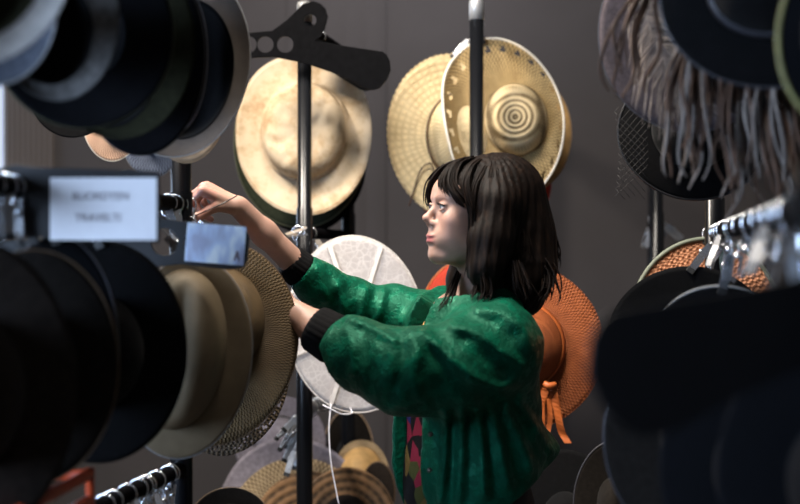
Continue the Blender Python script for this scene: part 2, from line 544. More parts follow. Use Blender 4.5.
structure(G().box(((XL+XR)/2, (YB+YF)/2, -.05), (XR-XL+.4, YB-YF+.4, .1)), 'floor', M['floor'])
structure(G().box(((XL+XR)/2, (YB+YF)/2, ZC+.05), (XR-XL+.4, YB-YF+.4, .1)), 'ceiling', M['ceiling'])
# back wall with a window opening at its left end
wx0, wx1, wz0, wz1 = -2.62, -1.752, .95, 2.55
g = G()
g.box(((wx1+XR)/2, YB+.06, ZC/2), (XR-wx1, .12, ZC))
g.box(((XL-.1+wx0)/2, YB+.06, ZC/2), (wx0-XL+.1, .12, ZC))
g.box(((wx0+wx1)/2, YB+.06, wz0/2), (wx1-wx0, .12, wz0))
g.box(((wx0+wx1)/2, YB+.06, (wz1+ZC)/2), (wx1-wx0, .12, ZC-wz1))
structure(g, 'wall_back', M['wall'])
# left wall with a window opening
lw = (.2, 2.3, .9, 2.5)
g = G()
g.box((XL-.06, (YF+lw[0])/2, ZC/2), (.12, lw[0]-YF, ZC))
g.box((XL-.06, (lw[1]+YB)/2, ZC/2), (.12, YB-lw[1], ZC))
g.box((XL-.06, (lw[0]+lw[1])/2, lw[2]/2), (.12, lw[1]-lw[0], lw[2]))
g.box((XL-.06, (lw[0]+lw[1])/2, (lw[3]+ZC)/2), (.12, lw[1]-lw[0], ZC-lw[3]))
structure(g, 'wall_left', M['wallside'])
structure(G().box((XR+.06, (YB+YF)/2, ZC/2), (.12, YB-YF, ZC)), 'wall_right', M['wallside'])
structure(G().box(((XL+XR)/2, YF-.06, ZC/2), (XR-XL, .12, ZC)), 'wall_front', M['wallside'])

def pane_mat(name, c, s):
    m, nt, b = new_mat(name)
    b.inputs['Base Color'].default_value = (.5, .55, .6, 1)
    b.inputs['Emission Color'].default_value = (*c, 1); b.inputs['Emission Strength'].default_value = s
    b.inputs['Roughness'].default_value = .2
    return m
M['pane'] = pane_mat('daylit frosted glass', (.62, .74, 1.0), .75)
M['pane_side'] = pane_mat('daylit frosted side glass', (.50, .68, 1.0), 1.7)
M['frame'] = plain('grey window frame', (.12, .12, .13), .5)
def window(n, axis, a0, a1, z0, z1, pos, pmat):
    w = tag(empty('window_%d' % n, (0, 0, 0)), kind='structure')
    g = G(); f = G()
    def bx(gg, ca, cz, sa, sz, th):
        if axis == 'x': gg.box((ca, pos, cz), (sa, th, sz))
        else: gg.box((pos, ca, cz), (th, sa, sz))
    bx(g, (a0+a1)/2, (z0+z1)/2, a1-a0, z1-z0, .01)
    t = .012 if axis == 'x' else .05
    for ca in ((a0+t/2), (a1-t/2)): bx(f, ca, (z0+z1)/2, t, z1-z0, .06)
    for cz in (z0+.025, z1-.025): bx(f, (a0+a1)/2, cz, a1-a0, .05, .06)
    if axis == 'y': bx(f, (a0+a1)/2, (z0+z1)/2, .05, z1-z0, .06)
    g.build('window_pane', pmat, w, False); f.build('window_frame', M['frame'], w, False)
window(1, 'x', wx0, wx1, wz0, wz1, YB+.06, M['pane'])
window(2, 'y', lw[0], lw[1], lw[2], lw[3], XL-.06, M['pane_side'])
# ribbed taupe panel beside the window, and a shallow panel in the middle of the wall
def ribbed(name, x0, x1, n, depth, mat, base):
    g = G(); w = (x1-x0)/n; b0 = 0; prof = []
    for i in range(n*6+1):
        x = x0+(x1-x0)*i/(n*6)
        prof.append((x, YB-base-depth*abs(math.sin(math.pi*(x-x0)/w))))
    for x, y in prof: g.v += [Vector((x, y, 0)), Vector((x, y, ZC))]
    m = len(prof)
    for i in range(m-1): g.f.append((2*i, 2*i+2, 2*i+3, 2*i+1))
    g.v += [Vector((x1, YB+.002, 0)), Vector((x1, YB+.002, ZC)), Vector((x0, YB+.002, 0)), Vector((x0, YB+.002, ZC))]
    k = 2*m
    g.f += [(2*m-2, k, k+1, 2*m-1), (k+2, 0, 1, k+3)]
    structure(g, name, mat, False)
ribbed('trim_1', -1.745, -1.53, 9, .006, M['ribpanel'], .012)
ribbed('trim_2', -.50, -.062, 5, .004, M['wall'], .010)
structure(G().box(((wx1+XR)/2, YB-.008, .06), (XR-wx1, .02, .12)), 'baseboard_back', M['wallside'])

# ------------------------------------------------------------------ hat racks
SL = 0.17
DIR = Vector((SL, 1, 0)).normalized()
RZ = math.atan2(-SL, 1)             # turns local +Y onto the rail direction
def railpt(X0, Y, Z): return Vector((X0+SL*Y, Y, Z))
RA, RB, RC, RD, RE = -.96, -1.42, -.478, .18, .06
class slope:
    c = .056
def rack(label, X0, Y0, Y1, zs, poles, top=2.20, wide=True, sl=SL):
    """poles: list of (Y, top z, cap material)"""
    DIR = Vector((sl, 1, 0)).normalized()
    railpt = lambda X0, Y, Z: Vector((X0+sl*Y, Y, Z))
    base = railpt(X0, poles[0][0], 0)
    t = empty('hat_rack', base)
    tag(t, label, 'hat rack')
    off = -base
    for z in zs:
        a, b = railpt(X0, Y0, z)+off, railpt(X0, Y1, z)+off
        G().tube([a, a+DIR*.02, b-DIR*.02, b], .0165, 14).build('rail', M['railpaint'], t)
    for (y, tp, cm) in poles:
        p = railpt(X0, y, 0)+off
        jz = 1.625 if wide else 1.3
        pole = G().tube([p+Vector((0, 0, .04)), p+Vector((0, 0, jz)), p+Vector((0, 0, jz+.003)), p+Vector((0, 0, tp-.06))],
                 [.0235, .0235, .0205, .0205], 20).build('pole', M['blackpaint'], t)
        G().tube([p+Vector((0, 0, tp-.062)), p+Vector((0, 0, tp-.012)), p+Vector((0, 0, tp-.004)), p+Vector((0, 0, tp))],
                 [.0225, .0225, .0205, .012], 20).build('pole_cap', cm, pole)
        f = G()
        f.tube([p+Vector((-.24, 0, .04)), p+Vector((.24, 0, .04))], .022, 12)
        f.build('foot', M['blackpaint'], t)
        for sx in (-.22, .22):
            G().tube([p+Vector((sx, -.012, .022)), p+Vector((sx, .012, .022))], .022, 14).build('castor', M['rubber'], t)
    return t
Z3 = (2.15, 1.60, 1.045)
rack('black hat rack on the left, ending in the pole just behind the raised hand', RA, .75, 2.955, Z3, [(.8, 2.22, M['dullchrome']), (2.945, 2.22, M['dullchrome'])])
rack('black hat rack behind, its front pole capped in dull grey before the cream canvas hat', RA, 4.03, 4.66, (2.15, 1.555, 1.045), [(4.03, 2.222, M['dullchrome']), (4.64, 2.16, M['dullchrome'])])
rack('further black rack mostly hidden behind the left row of hats', RB, 3.0, 4.5, Z3, [(3.04, 2.22, M['dullchrome']), (4.32, 2.22, M['dullchrome'])])
rack('black hat rack behind the woman, its pole with a shiny chrome cap', -.0055, 4.12, 5.7, (2.185, 1.525, 1.0), [(4.12, 2.245, M['capchrome']), (5.6, 2.245, M['capchrome'])], sl=.056)
rack('black hat rack on the right loaded with chrome clips in the foreground', RD, .75, 3.30, (2.20, 1.545, .99), [(.8, 2.27, M['dullchrome']), (3.28, 2.27, M['dullchrome'])])
rack('thin dark rack pole furthest back on the right, under the veiled black hat', RE, 4.5, 5.6, (2.10, 1.622, 1.0), [(4.5, 2.17, M['dullchrome']), (5.5, 2.17, M['dullchrome'])])

# ------------------------------------------------------------------ clip hangers
def clip(rp, target, label, group=None, hot=0.0, spin=0.0, col='chrome', tips=True, scale=1.0, wire=.0016):
    """wire hook over a rail at rp, sprung clip ending at target"""
    t = empty('clip_hanger', rp)
    tag(t, label, 'clip hanger', group)
    m = M[col]
    X = Vector((math.cos(RZ), math.sin(RZ), 0)); Zv = Vector((0, 0, 1))
    r = .0188
    tv = Vector(target)-Vector(rp)
    d = tv.copy(); d.normalize()
    jl = .050*scale
    top = tv-d*jl                                     # spring position
    s = 1 if hot >= 0 else -1
    pts = []
    for k in range(15):
        a = R(-35+k*(255/14))
        pts.append((X*math.cos(a)*s+Zv*math.sin(a))*r)
    # stem springs from the lower end of the hook
    e = pts[-1]
    pts += smoothpath([e, e*.6+Zv*(-.02), top*.5+Zv*.0, top], 4)[1:]
    G().tube(pts, wire, 7).build('hook', m, t)
    side = X*math.cos(spin)+DIR*math.sin(spin)
    side = (side-d*side.dot(d)).normalized()
    nrm = d.cross(side).normalized()
    G().tube([top-side*.011, top+side*.011], .0048, 10).build('spring', m, t)
    rot = Matrix((side, nrm, -d)).transposed()
    for q in (1, -1):
        g = G()
        o = nrm*q
        prof = [top-d*.022+o*.010, top+o*.0058, top+d*jl*.55+o*.004, top+d*(jl*.9)+o*.0015]
        w = [.006, .009, .0085, .0075]
        b0 = 0
        for p_, w_ in zip(prof, w):
            g.v += [p_-side*w_-o*.0008, p_+side*w_-o*.0008, p_+side*w_+o*.0008, p_-side*w_+o*.0008]
        for i in range(3):
            for k in range(4):
                g.f.append((4*i+k, 4*i+(k+1) % 4, 4*i+4+(k+1) % 4, 4*i+4+k))
        g.f += [(3, 2, 1, 0), (12, 13, 14, 15)]
        jaw = g.build('clip_jaw', m, t, False)
        if tips:
            G().box(top+d*(jl-.003)+o*.0022, (.018, .004, .011), rot, .001).build('rubber_tip', M['rubber'], jaw, False)
    return t

def copy_tree(o, parent=None):
    c = o.copy(); COL.objects.link(c)
    if parent is not None: c.parent = parent
    for ch in list(o.children): copy_tree(ch, c)
    return c

# variants that get copied along the rails
def cluster(spots, label, group, tips=True, wire=.0016, col='chrome'):
    prot = []
    for i, (X0, Y, Z, dx, dy, dz, sp) in enumerate(spots):
        rp = railpt(X0, Y, Z)
        if i < 5:
            o = clip(rp, rp+Vector((dx, dy, dz)), label, group, 1 if i % 2 == 0 else -1, sp, col, tips, 1.0, wire)
            prot.append(o)
        else:
            o = copy_tree(prot[(i*3+1) % len(prot)]); o.location = rp
            o.rotation_euler = (0, 0, random.uniform(-.12, .12))
rr = random.uniform
# lower rail at the left bottom edge: rings over the rail with empty clips
cluster([(RA, y, 1.045, rr(-.01, .03), rr(-.03, .03), -rr(.075, .10), rr(-1, 1)) for y in (2.52, 2.56, 2.63, 2.69, 2.72, 2.735, 2.79, 2.86, 2.875)],
        'empty chrome clip hanger on the low rail at the bottom left', 'clips on the low left rail', False, .0022)
# middle rail, far left, blurred
cluster([(RA, y, 1.60, rr(0, .02), rr(-.02, .02), -rr(.07, .09), rr(-1, 1)) for y in (2.085, 2.125, 2.15, 2.19, 2.215)],
        'blurred chrome clip hanger on the rail left of the white paper sign', 'clips left of the paper sign')
# beside the hand
cluster([(RA, y, 1.60, rr(0, .02), rr(-.02, .02), -rr(.06, .08), rr(-1, 1)) for y in (2.86, 2.90, 2.955, 2.985)],
        'thin wire clip hanger on the rail at the woman\'s fingertips', 'clips at the fingertips')
# around the end pole, lower rail
cluster([(RA, y, 1.045, dx, rr(-.03, .02), dz, sp) for y, dx, dz, sp in ((4.05, -.065, -.06, .4), (4.06, -.08, -.12, 1.2), (4.07, -.06, -.19, .1), (4.08, -.095, -.09, 1.0), (4.10, -.075, -.155, .6), (4.12, .03, -.09, .2), (4.15, .065, -.13, 1.3), (4.18, .05, -.19, .8), (4.21, .09, -.11, 0), (4.25, .055, -.16, 1))],
        'chrome clip hanger with black rubber tips bunched around the end pole', 'clips around the end pole', True, .0022, 'capchrome')
# right rack middle rail, near (blurred) to far
cluster([(RD, y, 1.545, rr(-.05, .015), rr(-.03, .03), -rr(.07, .105), rr(-1.4, 1.4)) for y in
         (1.60, 1.71, 1.84, 1.99, 2.17, 2.38, 2.62, 2.86, 2.97, 3.08, 3.15)],
        'chrome clip hanger crowded on the rail at the right edge', 'clips on the right rail', False, .0030)
cluster([(RE, y, 1.622, rr(-.05, .10), rr(-.03, .03), -rr(.075, .11), rr(-1.4, 1.4)) for y in
         (4.54, 4.57, 4.61, 4.66, 4.70, 4.76, 4.82, 4.9, 4.97, 5.05, 5.12, 5.2)],
        'small chrome clip hanger on the far rail behind the terracotta hat', 'clips on the far right rail', False, .0030, 'capchrome')

# ------------------------------------------------------------------ rack dividers
k = .00282
def px(lst, fl=1): return [(fl*x*k, -y*k) for x, y in lst]
ARM = [(-15, -12), (-11, -16), (-4, -18), (4, -16), (10, -11), (13, -3), (11, 8), (7, 16), (0, 21), (35, 27), (69, 32), (73, 35), (76, 41), (77, 51), (73, 60), (66, 68), (60, 70),
       (53, 69), (25, 55), (-3, 45), (-19, 41), (-40, 37), (-70, 38), (-78, 36), (-80, 31), (-80, 19), (-77, 15), (-70, 13.5), (-42, 11), (-27, 0)]
def disc(cx, cy, r, n=20): return [(cx+r*math.cos(2*math.pi*i/n), cy+r*math.sin(2*math.pi*i/n)) for i in range(n)][::-1]
def divider(rp, label, flip=1, rz=0.0, ry=0.0, mat='blackplastic', s=1.0, hx=0, arm=None, holes=(-29, -49, -66)):
    t = empty('rack_divider', rp, (0, ry, rz))
    tag(t, label, 'rack divider')
    hole = disc(hx, 0, min(.0185/k/s, 6.6))
    sc = lambda L: [(x*s, z*s) for x, z in px(L, flip)]
    loops = [sc(arm or ARM), sc(hole)] + [sc(disc(x, 24.5, 8.6)) for x in holes]
    curve_plate('divider_plate', loops, .006, M[mat], t, .0009)
    return t
divider(Vector((-.2440, 3.975, 2.158)), 'black rack divider with round holes, behind the top of the grey capped pole', 1, 0, R(0), hx=-4)
divider(Vector((-.250, 4.12, 2.186)), 'black rack divider mostly hidden behind the other one at the grey capped pole', 1, R(0), R(5), arm=ARM[:21]+[(-13, 30), (-14, 2)], holes=())
SARM = [(-14, -12)]+ARM[1:22]+[(-70, 38), (-78, 36), (-80, 31), (-80, 17), (-77, 13), (-70, 12), (-27, 11), (-20, 4)]
d2 = divider(railpt(RA, 2.60, 1.60), 'navy rack divider with round holes and a pale blue photo print below the hand', -1, R(-2), R(4.5), 'navyplastic', 1.08, arm=SARM)
g = G().box((0, 0, 0), (.110, .0016, .072), None); lab = g.build('photo_label', M['picture'], d2, False); lab.location = (.183, -.0050, -.071)
# small dark mark in the corner of the print
curve_plate('corner_mark', [[(-.006, -.008), (-.003, -.008), (-.0015, -.003), (.0015, -.003), (.003, -.008), (.006, -.008), (.002, .010), (-.002, .010)]], .0006, M['ink'], lab).location = (.042, -.0012, -.020)
d5 = divider(railpt(RD, 1.28, 1.545), 'large blurred black rack divider paddle across the right foreground', -1, R(3), R(-1), 'navyplastic', 1.06)
# white paper sign on its own black holder
t = empty('rail_sign', railpt(RA, 2.16, 1.60)); tag(t, 'white paper sign with two lines of grey lettering on the left rail', 'sign')
c = P(104, 209, 2.16)-railpt(RA, 2.16, 1.60)
curve_plate('sign_holder', [[(-.022, -.075), (c.x+.085, -.085), (c.x+.085, .024), (.03, .03), (0, .034), (-.03, .026), (-.10, .02), (-.10, -.05)], disc(0, 0, .018)], .005, M['navyplastic'], t, .0008)
pl = G().box((0, 0, 0), (.164, .0016, .096)).build('paper_label', M['paper'], t, False); pl.location = (c.x, -.0045, c.z)
for i, (tx, z) in enumerate((('BUORDTEN', .019), ('TRAVELTI', -.014))):
    text_mesh('lettering', tx, .0165, M['ink'], pl, (-.004-.004*i, -.0012, z), (math.pi/2, 0, 0))

# ------------------------------------------------------------------ hats
def hat(u, v, Y, rx, rz, label, cat='hat', name='brimmed_hat', yaw=0, pitch=0, roll=0, inside=False, mat='blackfelt', cmat=None,
        crown=(.42, .42), depth=.11, sq=2.6, taper=.12, off=(0, 0), dent=None, brim=None, wob=0.0, trim=None, tr=.0022,
        band=None, bandh=(.004, .03), th=.0024, holes=None, nt=96, ns=9, group=None, scallop=None, warp=None, lining=None, seed=0, power=2.0):
    """u,v: centre seen in the photograph; rx,rz: brim half sizes in photograph pixels at depth Y"""
    k = Y/FPX
    a, b = rx*k, rz*k
    cx, cz = a*crown[0], b*crown[1]
    ox, oz = off[0]*k, -off[1]*k
    rs = random.Random(seed*77+int(u*13+v))
    ph = [rs.uniform(0, 6.28) for _ in range(6)]
    root = empty(name, P(u, v, Y))
    Rm = Matrix.Rotation(R(yaw), 4, 'Z') @ Matrix.Rotation(R(pitch), 4, 'X') @ Matrix.Rotation(R(roll), 4, 'Y')
    if inside: Rm = Rm @ Matrix.Rotation(math.pi, 4, 'Z')
    root.rotation_euler = Rm.to_euler()
    tag(root, label, cat, group)
    m = M[mat]
    def out(t):
        c, s = math.cos(t), math.sin(t)
        e = (abs(c)**power+abs(s)**power)**(-1/power)
        w = 1+wob*(math.sin(2*t+ph[0])*.5+math.sin(3*t+ph[1])*.35+math.sin(5*t+ph[2])*.15)
        if scallop: w += scallop[1]*abs(math.sin(t*scallop[0]/2))
        return a*e*c*w, b*e*s*w
    def yb(s, x, z, t):
        y = 0
        if brim: y = brim(s, x/a, z/b, t)*a
        return y + a*.012*s*math.sin(3*t+ph[3])+a*wob*.8*s*s*math.sin(2*t+ph[4])
    g = G(); rows = []
    for i in range(ns+1):
        s = i/ns
        for j in range(nt):
            t = 2*math.pi*j/nt
            X1, Z1 = out(t)
            x0, z0 = ox+cx*math.cos(t), oz+cz*math.sin(t)
            x, z = x0+(X1-x0)*s, z0+(Z1-z0)*s
            y = yb(s, x, z, t)
            if warp:
                x_, dy = warp(x/a, z/b)
                x = x_*a; y += dy*a
            g.v.append(Vector((x, y, z)))
    n = len(g.v)
    g.v += [p+Vector((0, th, 0)) for p in g.v]
    for i in range(ns):
        for j in range(nt):
            if holes and holes(i, j, ns, nt): continue
            j2 = (j+1) % nt
            q = (i*nt+j, i*nt+j2, (i+1)*nt+j2, (i+1)*nt+j)
            g.f.append(q); g.f.append(tuple(n+w for w in q[::-1]))
    for j in range(nt):
        j2 = (j+1) % nt; o = ns*nt
        g.f.append((o+j, o+j2, n+o+j2, n+o+j))
    edge = [g.v[ns*nt+j]+Vector((0, th/2, 0)) for j in range(nt)]
    g.build('brim', m, root)
    if trim: G().tube(edge, tr, 6, closed=True).build('edge_binding', M[trim], root)
    # crown, an open shell of its own thickness
    H = depth; K = 14; g = G()
    y0 = yb(0, ox, oz, 0)
    for sh in (0, 1):
        ax_, az_, hh_ = (cx, cz, H) if sh == 0 else (cx-.003, cz-.003, H-.003)
        for i in range(K+1):
            f = i/K*math.pi/2
            rr_ = max(math.cos(f), 0)**(2/sq); h = math.sin(f)**(2/sq)
            for j in range(nt):
                t = 2*math.pi*j/nt
                sc = rr_*(1-taper*h)
                x, z = ax_*sc*math.cos(t), az_*sc*math.sin(t)
                y = -hh_*h
                if dent: 
                    dy, fx = dent(x/cx, z/cz, h, t)
                    y += dy; x *= fx; z *= fx
                base = yb(0, ox+x, oz+z, t)*(1-h)
                g.v.append(Vector((x, y+base+.001, z)))
    n = (K+1)*nt
    for sh in (0, 1):
        for i in range(K):
            for j in range(nt):
                j2 = (j+1) % nt
                q = (sh*n+i*nt+j, sh*n+(i+1)*nt+j, sh*n+(i+1)*nt+j2, sh*n+i*nt+j2)
                g.f.append(q if sh == 0 else q[::-1])
    for j in range(nt):
        j2 = (j+1) % nt
        g.f.append((j, j2, n+j2, n+j))
    co = g.build('crown', M[cmat or mat], root); co.location = (ox, 0, oz)
    if lining:
        co.data.materials.append(M[lining])
        for p in co.data.polygons:
            if p.vertices[0] >= n and p.vertices[1] >= n: p.material_index = 1
    if band:
        bg = G(); b0, b1 = bandh; pts = []
        for q, (hb, gr) in enumerate(((b0, .0012), (b0, .004), (b1, .004), (b1, .0012))):
            f = (hb/H)
            h = min(f, .98); rr_ = max(1-h**sq, 0)**(1/sq)
            for j in range(nt):
                t = 2*math.pi*j/nt; sc = rr_*(1-taper*h)
                bg.v.append(Vector((ox+(cx*sc+gr)*math.cos(t), -hb+yb(0, ox, oz, t), oz+(cz*sc+gr)*math.sin(t))))
        for q in range(3):
            for j in range(nt):
                j2 = (j+1) % nt
                bg.f.append((q*nt+j, (q+1)*nt+j, (q+1)*nt+j2, q*nt+j2))
        bg.build('hat_band', M[band], root)
    return root

def curl(c0, c2=0.0):           # brim rising (towards the viewer when negative) and saddle
    return lambda s, x, z, t: c0*s*s + c2*s*s*math.cos(2*t)
def fedora(d=.03, w=.25):
    def f(x, z, h, t):
        return (d*math.exp(-(x/w)**2)*max(h-.55, 0)*2.2, 1-.10*max(h-.4, 0)*math.exp(-((z-.6)/.5)**2))
    return f

# ---- left rack, top row, nearest first (the undersides and openings face us)
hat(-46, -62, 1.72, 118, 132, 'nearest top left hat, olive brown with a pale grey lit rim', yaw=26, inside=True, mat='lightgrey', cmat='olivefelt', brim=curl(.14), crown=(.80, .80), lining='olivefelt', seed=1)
hat(-8, 8, 1.92, 62, 78, 'blurred blue grey felt hat behind the nearest hat at top left', yaw=18, inside=True, mat='bluegrey', brim=curl(.1), crown=(.6, .6), lining='navyfelt', trim='greytrim', seed=2)
hat(56, 16, 2.06, 62, 86, 'dark hat with a mottled grey lower brim at top left', yaw=16, inside=True, mat='greyfelt', crown=(.72, .66), off=(6, 14), lining='blackfelt', brim=curl(.12), seed=3)
hat(82, 32, 2.20, 90, 97, 'broad navy black felt hat with its lower edge above the paper sign', yaw=14, inside=True, mat='navyfelt', crown=(.5, .5), brim=curl(.10), trim='olivetrim', tr=.0012, seed=4)
hat(118, 42, 2.36, 76, 98, 'black felt hat with a dark olive lower brim in the top left row', yaw=12, inside=True, mat='olivefelt', cmat='blackfelt', crown=(.70, .76), off=(10, 12), brim=curl(.10), lining='blackfelt', seed=5)
hat(140, 54, 2.50, 64, 102, 'tall oval black felt hat in the top left row, behind the olive brimmed one', yaw=12, inside=True, mat='navyfelt', cmat='blackfelt', crown=(.5, .55), brim=curl(.08), trim='dimtrim', tr=.001, seed=6)
hat(160, 52, 2.62, 47, 86, 'black hat with a wavy turned edge, next to the grey brown sinamay brim', yaw=14, inside=True, mat='blackfelt', crown=(.5, .55), brim=curl(.10), trim='dimtrim', tr=.0016, wob=.05, seed=7)
hat(178, 62, 2.74, 71, 96, 'grey brown finely striped brim with a black opening ending the top left row', yaw=10, roll=8, inside=True, mat='navyweave', cmat='blackfelt', crown=(.68, .74), off=(-8, 6), brim=curl(.06), trim='greytrim', tr=.0014, lining='blackfelt', seed=8)
hat(186, 78, 2.88, 46, 85, 'light brown hat peeking out below the grey brown striped brim', yaw=8, inside=True, mat='tantrim', crown=(.55, .55), brim=curl(.05), trim='tantrim', tr=.0014, seed=9)
# further row behind
hat(72, 92, 3.5, 42, 46, 'small black hat seen against the wall under the navy black one', yaw=10, inside=True, mat='blackfelt', crown=(.6, .6), seed=10)
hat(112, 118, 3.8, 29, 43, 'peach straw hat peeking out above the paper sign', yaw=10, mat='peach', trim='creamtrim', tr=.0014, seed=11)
hat(152, 127, 4.05, 32, 51, 'blue grey dotted straw hat above the rack pole by the raised hand', yaw=5, mat='bluestraw', trim='greytrim', tr=.0012, seed=12)

# ---- left rack, middle row
hat(-28, 392, 1.90, 104, 152, 'nearest hat on the left, blurred dark brown felt', yaw=20, mat='brownfelt', crown=(.5, .5), brim=curl(.05), seed=13)
hat(34, 368, 2.08, 84, 118, 'dark olive brown felt hat between the nearest brown hat and the black hat', yaw=18, mat='darkbrown', crown=(.5, .5), trim='brownribbon', tr=.0018, brim=curl(.08), seed=14)
hat(56, 352, 2.24, 62, 116, 'navy felt hat whose curved edge shows below the paper sign', yaw=16, mat='navyfelt', crown=(.5, .5), brim=curl(.05), trim='dimtrim', tr=.002, seed=15)
hat(100, 352, 2.40, 87, 112, 'large plain black felt hat on the left middle rail', yaw=14, mat='blackfelt', crown=(.5, .5), brim=curl(.03), seed=16)
hat(186, 358, 2.66, 66, 101, 'pale beige straw hat with a light rim beside the black felt hat', name='straw_hat', cat='straw hat', yaw=14, roll=7, mat='beigestraw', crown=(.72, .80), off=(-8, -8), depth=.10, brim=curl(.03), th=.003, seed=17, trim='greytrim', tr=.0018,  # pale binding stands in for light on the brim's underside
    dent=lambda x, z, h, t: (.03*math.exp(-((x+.1)/.22)**2)*max(h-.5, 0)*2, 1))
hb = hat(214, 344, 2.93, 84, 103, 'brown coarse straw hat held by the woman with its crown facing right', name='straw_hat', cat='straw hat', yaw=10, roll=10, mat='brownstraw', crown=(.58, .54), off=(-2, -22), depth=.12, brim=curl(.04), trim='brownribbon', tr=.0016, seed=18)
hat(226, 366, 3.12, 64, 90, 'open mesh brown straw hat peeking out below the brown coarse straw hat', name='straw_hat', cat='straw hat', yaw=6, mat='meshstraw', crown=(.5, .5), brim=curl(.03, .03), wob=.04, seed=19,
    nt=170, ns=26, holes=lambda i, j, ns, nt: 5 <= i < ns-2 and math.sin(i*12.9898+j*78.233)*43758.5453 % 1 < .2)

# ---- end of the left rack
from mathutils import noise as noise3
def starcrease(x, z, h, t):
    r = math.hypot(x, z)
    m = max(h-.7, 0)*3.3
    d = .011*noise3.noise(Vector((x*2.6+3.1, z*2.6+1.7, .4)))*.55+.006*noise3.noise(Vector((x*5+1, z*5, 2)))
    d += .007*math.exp(-((x-.35-.25*z)/.10)**2)*math.exp(-((z-.1)/.4)**2)+.007*math.exp(-((x+.30+.3*z)/.10)**2)*math.exp(-((z-.05)/.4)**2)
    return (d*m, 1)
can = hat(304, 134, 4.22, 67, 80, 'stained cream canvas sun hat behind the pole with the dull grey cap', name='sun_hat', cat='sun hat', yaw=-3, roll=4, mat='canvas', crown=(.655, .62), off=(0, -3), depth=.075, sq=4.5, taper=.10, brim=curl(-.05, .02), dent=starcrease, wob=.03, th=.003, trim='canvas', tr=.0022, seed=20, power=2.15)
# ring seam around the canvas crown
pts = [Vector((67*4.22/FPX*.655*.99*math.cos(t*2*math.pi/80), -.012, 3*4.22/FPX+80*4.22/FPX*.62*.99*math.sin(t*2*math.pi/80))) for t in range(80)]
G().tube(pts, .0034, 8, closed=True).build('crown_seam', M['canvas'], can)
hat(301, 143, 4.42, 67, 85, 'moss green felt hat right behind the cream canvas hat', mat='greenfelt', yaw=-3, brim=curl(-.04), trim='olivetrim', tr=.003, seed=21)
hat(304, 166, 4.60, 62, 66, 'black felt hat hanging behind the moss green one', mat='blackfelt', yaw=-4, wob=.04, seed=22)
wh = hat(356, 325, 3.90, 69, 88, 'white sheer netting hat with tape ribs behind the green sleeves', name='sheer_hat', cat='sheer hat', yaw=4, roll=-6, mat='sheer', crown=(.42, .42), off=(0, -2), depth=.08, brim=curl(.03), trim='sheerrib', tr=.0022, wob=.02, seed=23)
a_, b_ = 69*3.9/FPX, 88*3.9/FPX
for kk in range(8):
    t = 2*math.pi*(kk+.35)/8; g = G()
    n_ = Vector((-math.sin(t), 0, math.cos(t)))*.006
    L, Rr = [], []
    for i in range(9):
        s = .44+.55*i/8
        p = Vector((a_*s*math.cos(t), -.004+a_*.03*((s-.42)/.58)**2-.004, b_*s*math.sin(t)))
        L.append(p-n_); Rr.append(p+n_)
    g.sheet(L, Rr, .0008).build('tape_rib', M['sheerrib'], wh, False)
def wpt(o, u, v, Y): return o.matrix_basis.inverted() @ P(u, v, Y)
st = smoothpath([wpt(wh, 331, 404, 3.86), wpt(wh, 329, 430, 3.84), wpt(wh, 331, 462, 3.83), wpt(wh, 336, 490, 3.83), wpt(wh, 339, 505, 3.83)], 8)
G().tube(st, .0017, 6).build('tie_string', M['string'], wh)
st = smoothpath([wpt(wh, 323, 405, 3.87), wpt(wh, 331, 409, 3.85), wpt(wh, 342, 414, 3.86), wpt(wh, 352, 413, 3.88), wpt(wh, 350, 408, 3.89)], 6)
G().tube(st, .0017, 6).build('tie_string', M['string'], wh)

# ---- straw hats at the chrome capped pole
s1 = hat(455, 137, 4.36, 67, 82, 'cream lace straw hat with a scalloped edge left of the chrome capped pole', name='straw_hat', cat='straw hat', yaw=6, roll=-8, mat='lacestraw', crown=(.53, .54), off=(8, 2), depth=.10, brim=curl(-.02, .02), trim='lacestraw', tr=.0022, scallop=(76, .014), nt=152, seed=24)
k1 = 4.36/FPX
cxs, czs = 67*k1*.53+.004, 82*k1*.54+.004
pts = [Vector((8*k1+cxs*math.cos(t*2*math.pi/80), -.006, -2*k1+czs*math.sin(t*2*math.pi/80))) for t in range(80)]
G().tube(pts, .0028, 7, closed=True).build('chin_cord', M['cord'], s1)
for path in ([(431, 163), (424, 166), (418, 176), (414, 190), (409, 206)], [(431, 163), (434, 172), (433, 185), (432, 205)]):
    G().tube(smoothpath([wpt(s1, x, y, 4.335) for x, y in path], 6), .0024, 6).build('chin_cord', M['cord'], s1)
def fold(s, x, z, t): return .05*s*s*x - .04*s*z*z
def foldwarp(x, z):
    if x > -.30: return x, 0
    an = (-.30-x)*1.9
    return -.30-math.sin(an)/1.9, -(1-math.cos(an))/1.9
def edgeholes(i, j, ns, nt):
    return (ns-4 <= i <= ns-3 and j % 5 == 0) or (i == ns-4 and j % 5 == 1)
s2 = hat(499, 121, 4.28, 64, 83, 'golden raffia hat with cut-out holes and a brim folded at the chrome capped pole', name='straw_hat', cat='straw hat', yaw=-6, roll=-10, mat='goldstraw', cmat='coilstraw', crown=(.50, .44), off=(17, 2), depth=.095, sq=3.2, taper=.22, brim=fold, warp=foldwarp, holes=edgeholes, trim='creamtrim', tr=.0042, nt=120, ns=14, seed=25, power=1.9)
hat(462, 332, 4.12, 44, 70, 'bright orange red hat showing under the woman\'s chin', name='straw_hat', cat='straw hat', mat='redstraw', cmat='orangestraw', yaw=0, trim='orangeribbon', tr=.003, seed=51)
hat(531, 134, 4.52, 40, 56, 'smooth tan hat behind the golden raffia hat', yaw=-8, mat='tanfelt', trim='tantrim', seed=26)
hat(484, 184, 4.62, 67, 52, 'red straw hat hidden behind the woman\'s head and the straw hats', name='straw_hat', cat='straw hat', mat='redstraw', yaw=3, trim='redtrim', tr=.004, seed=27)
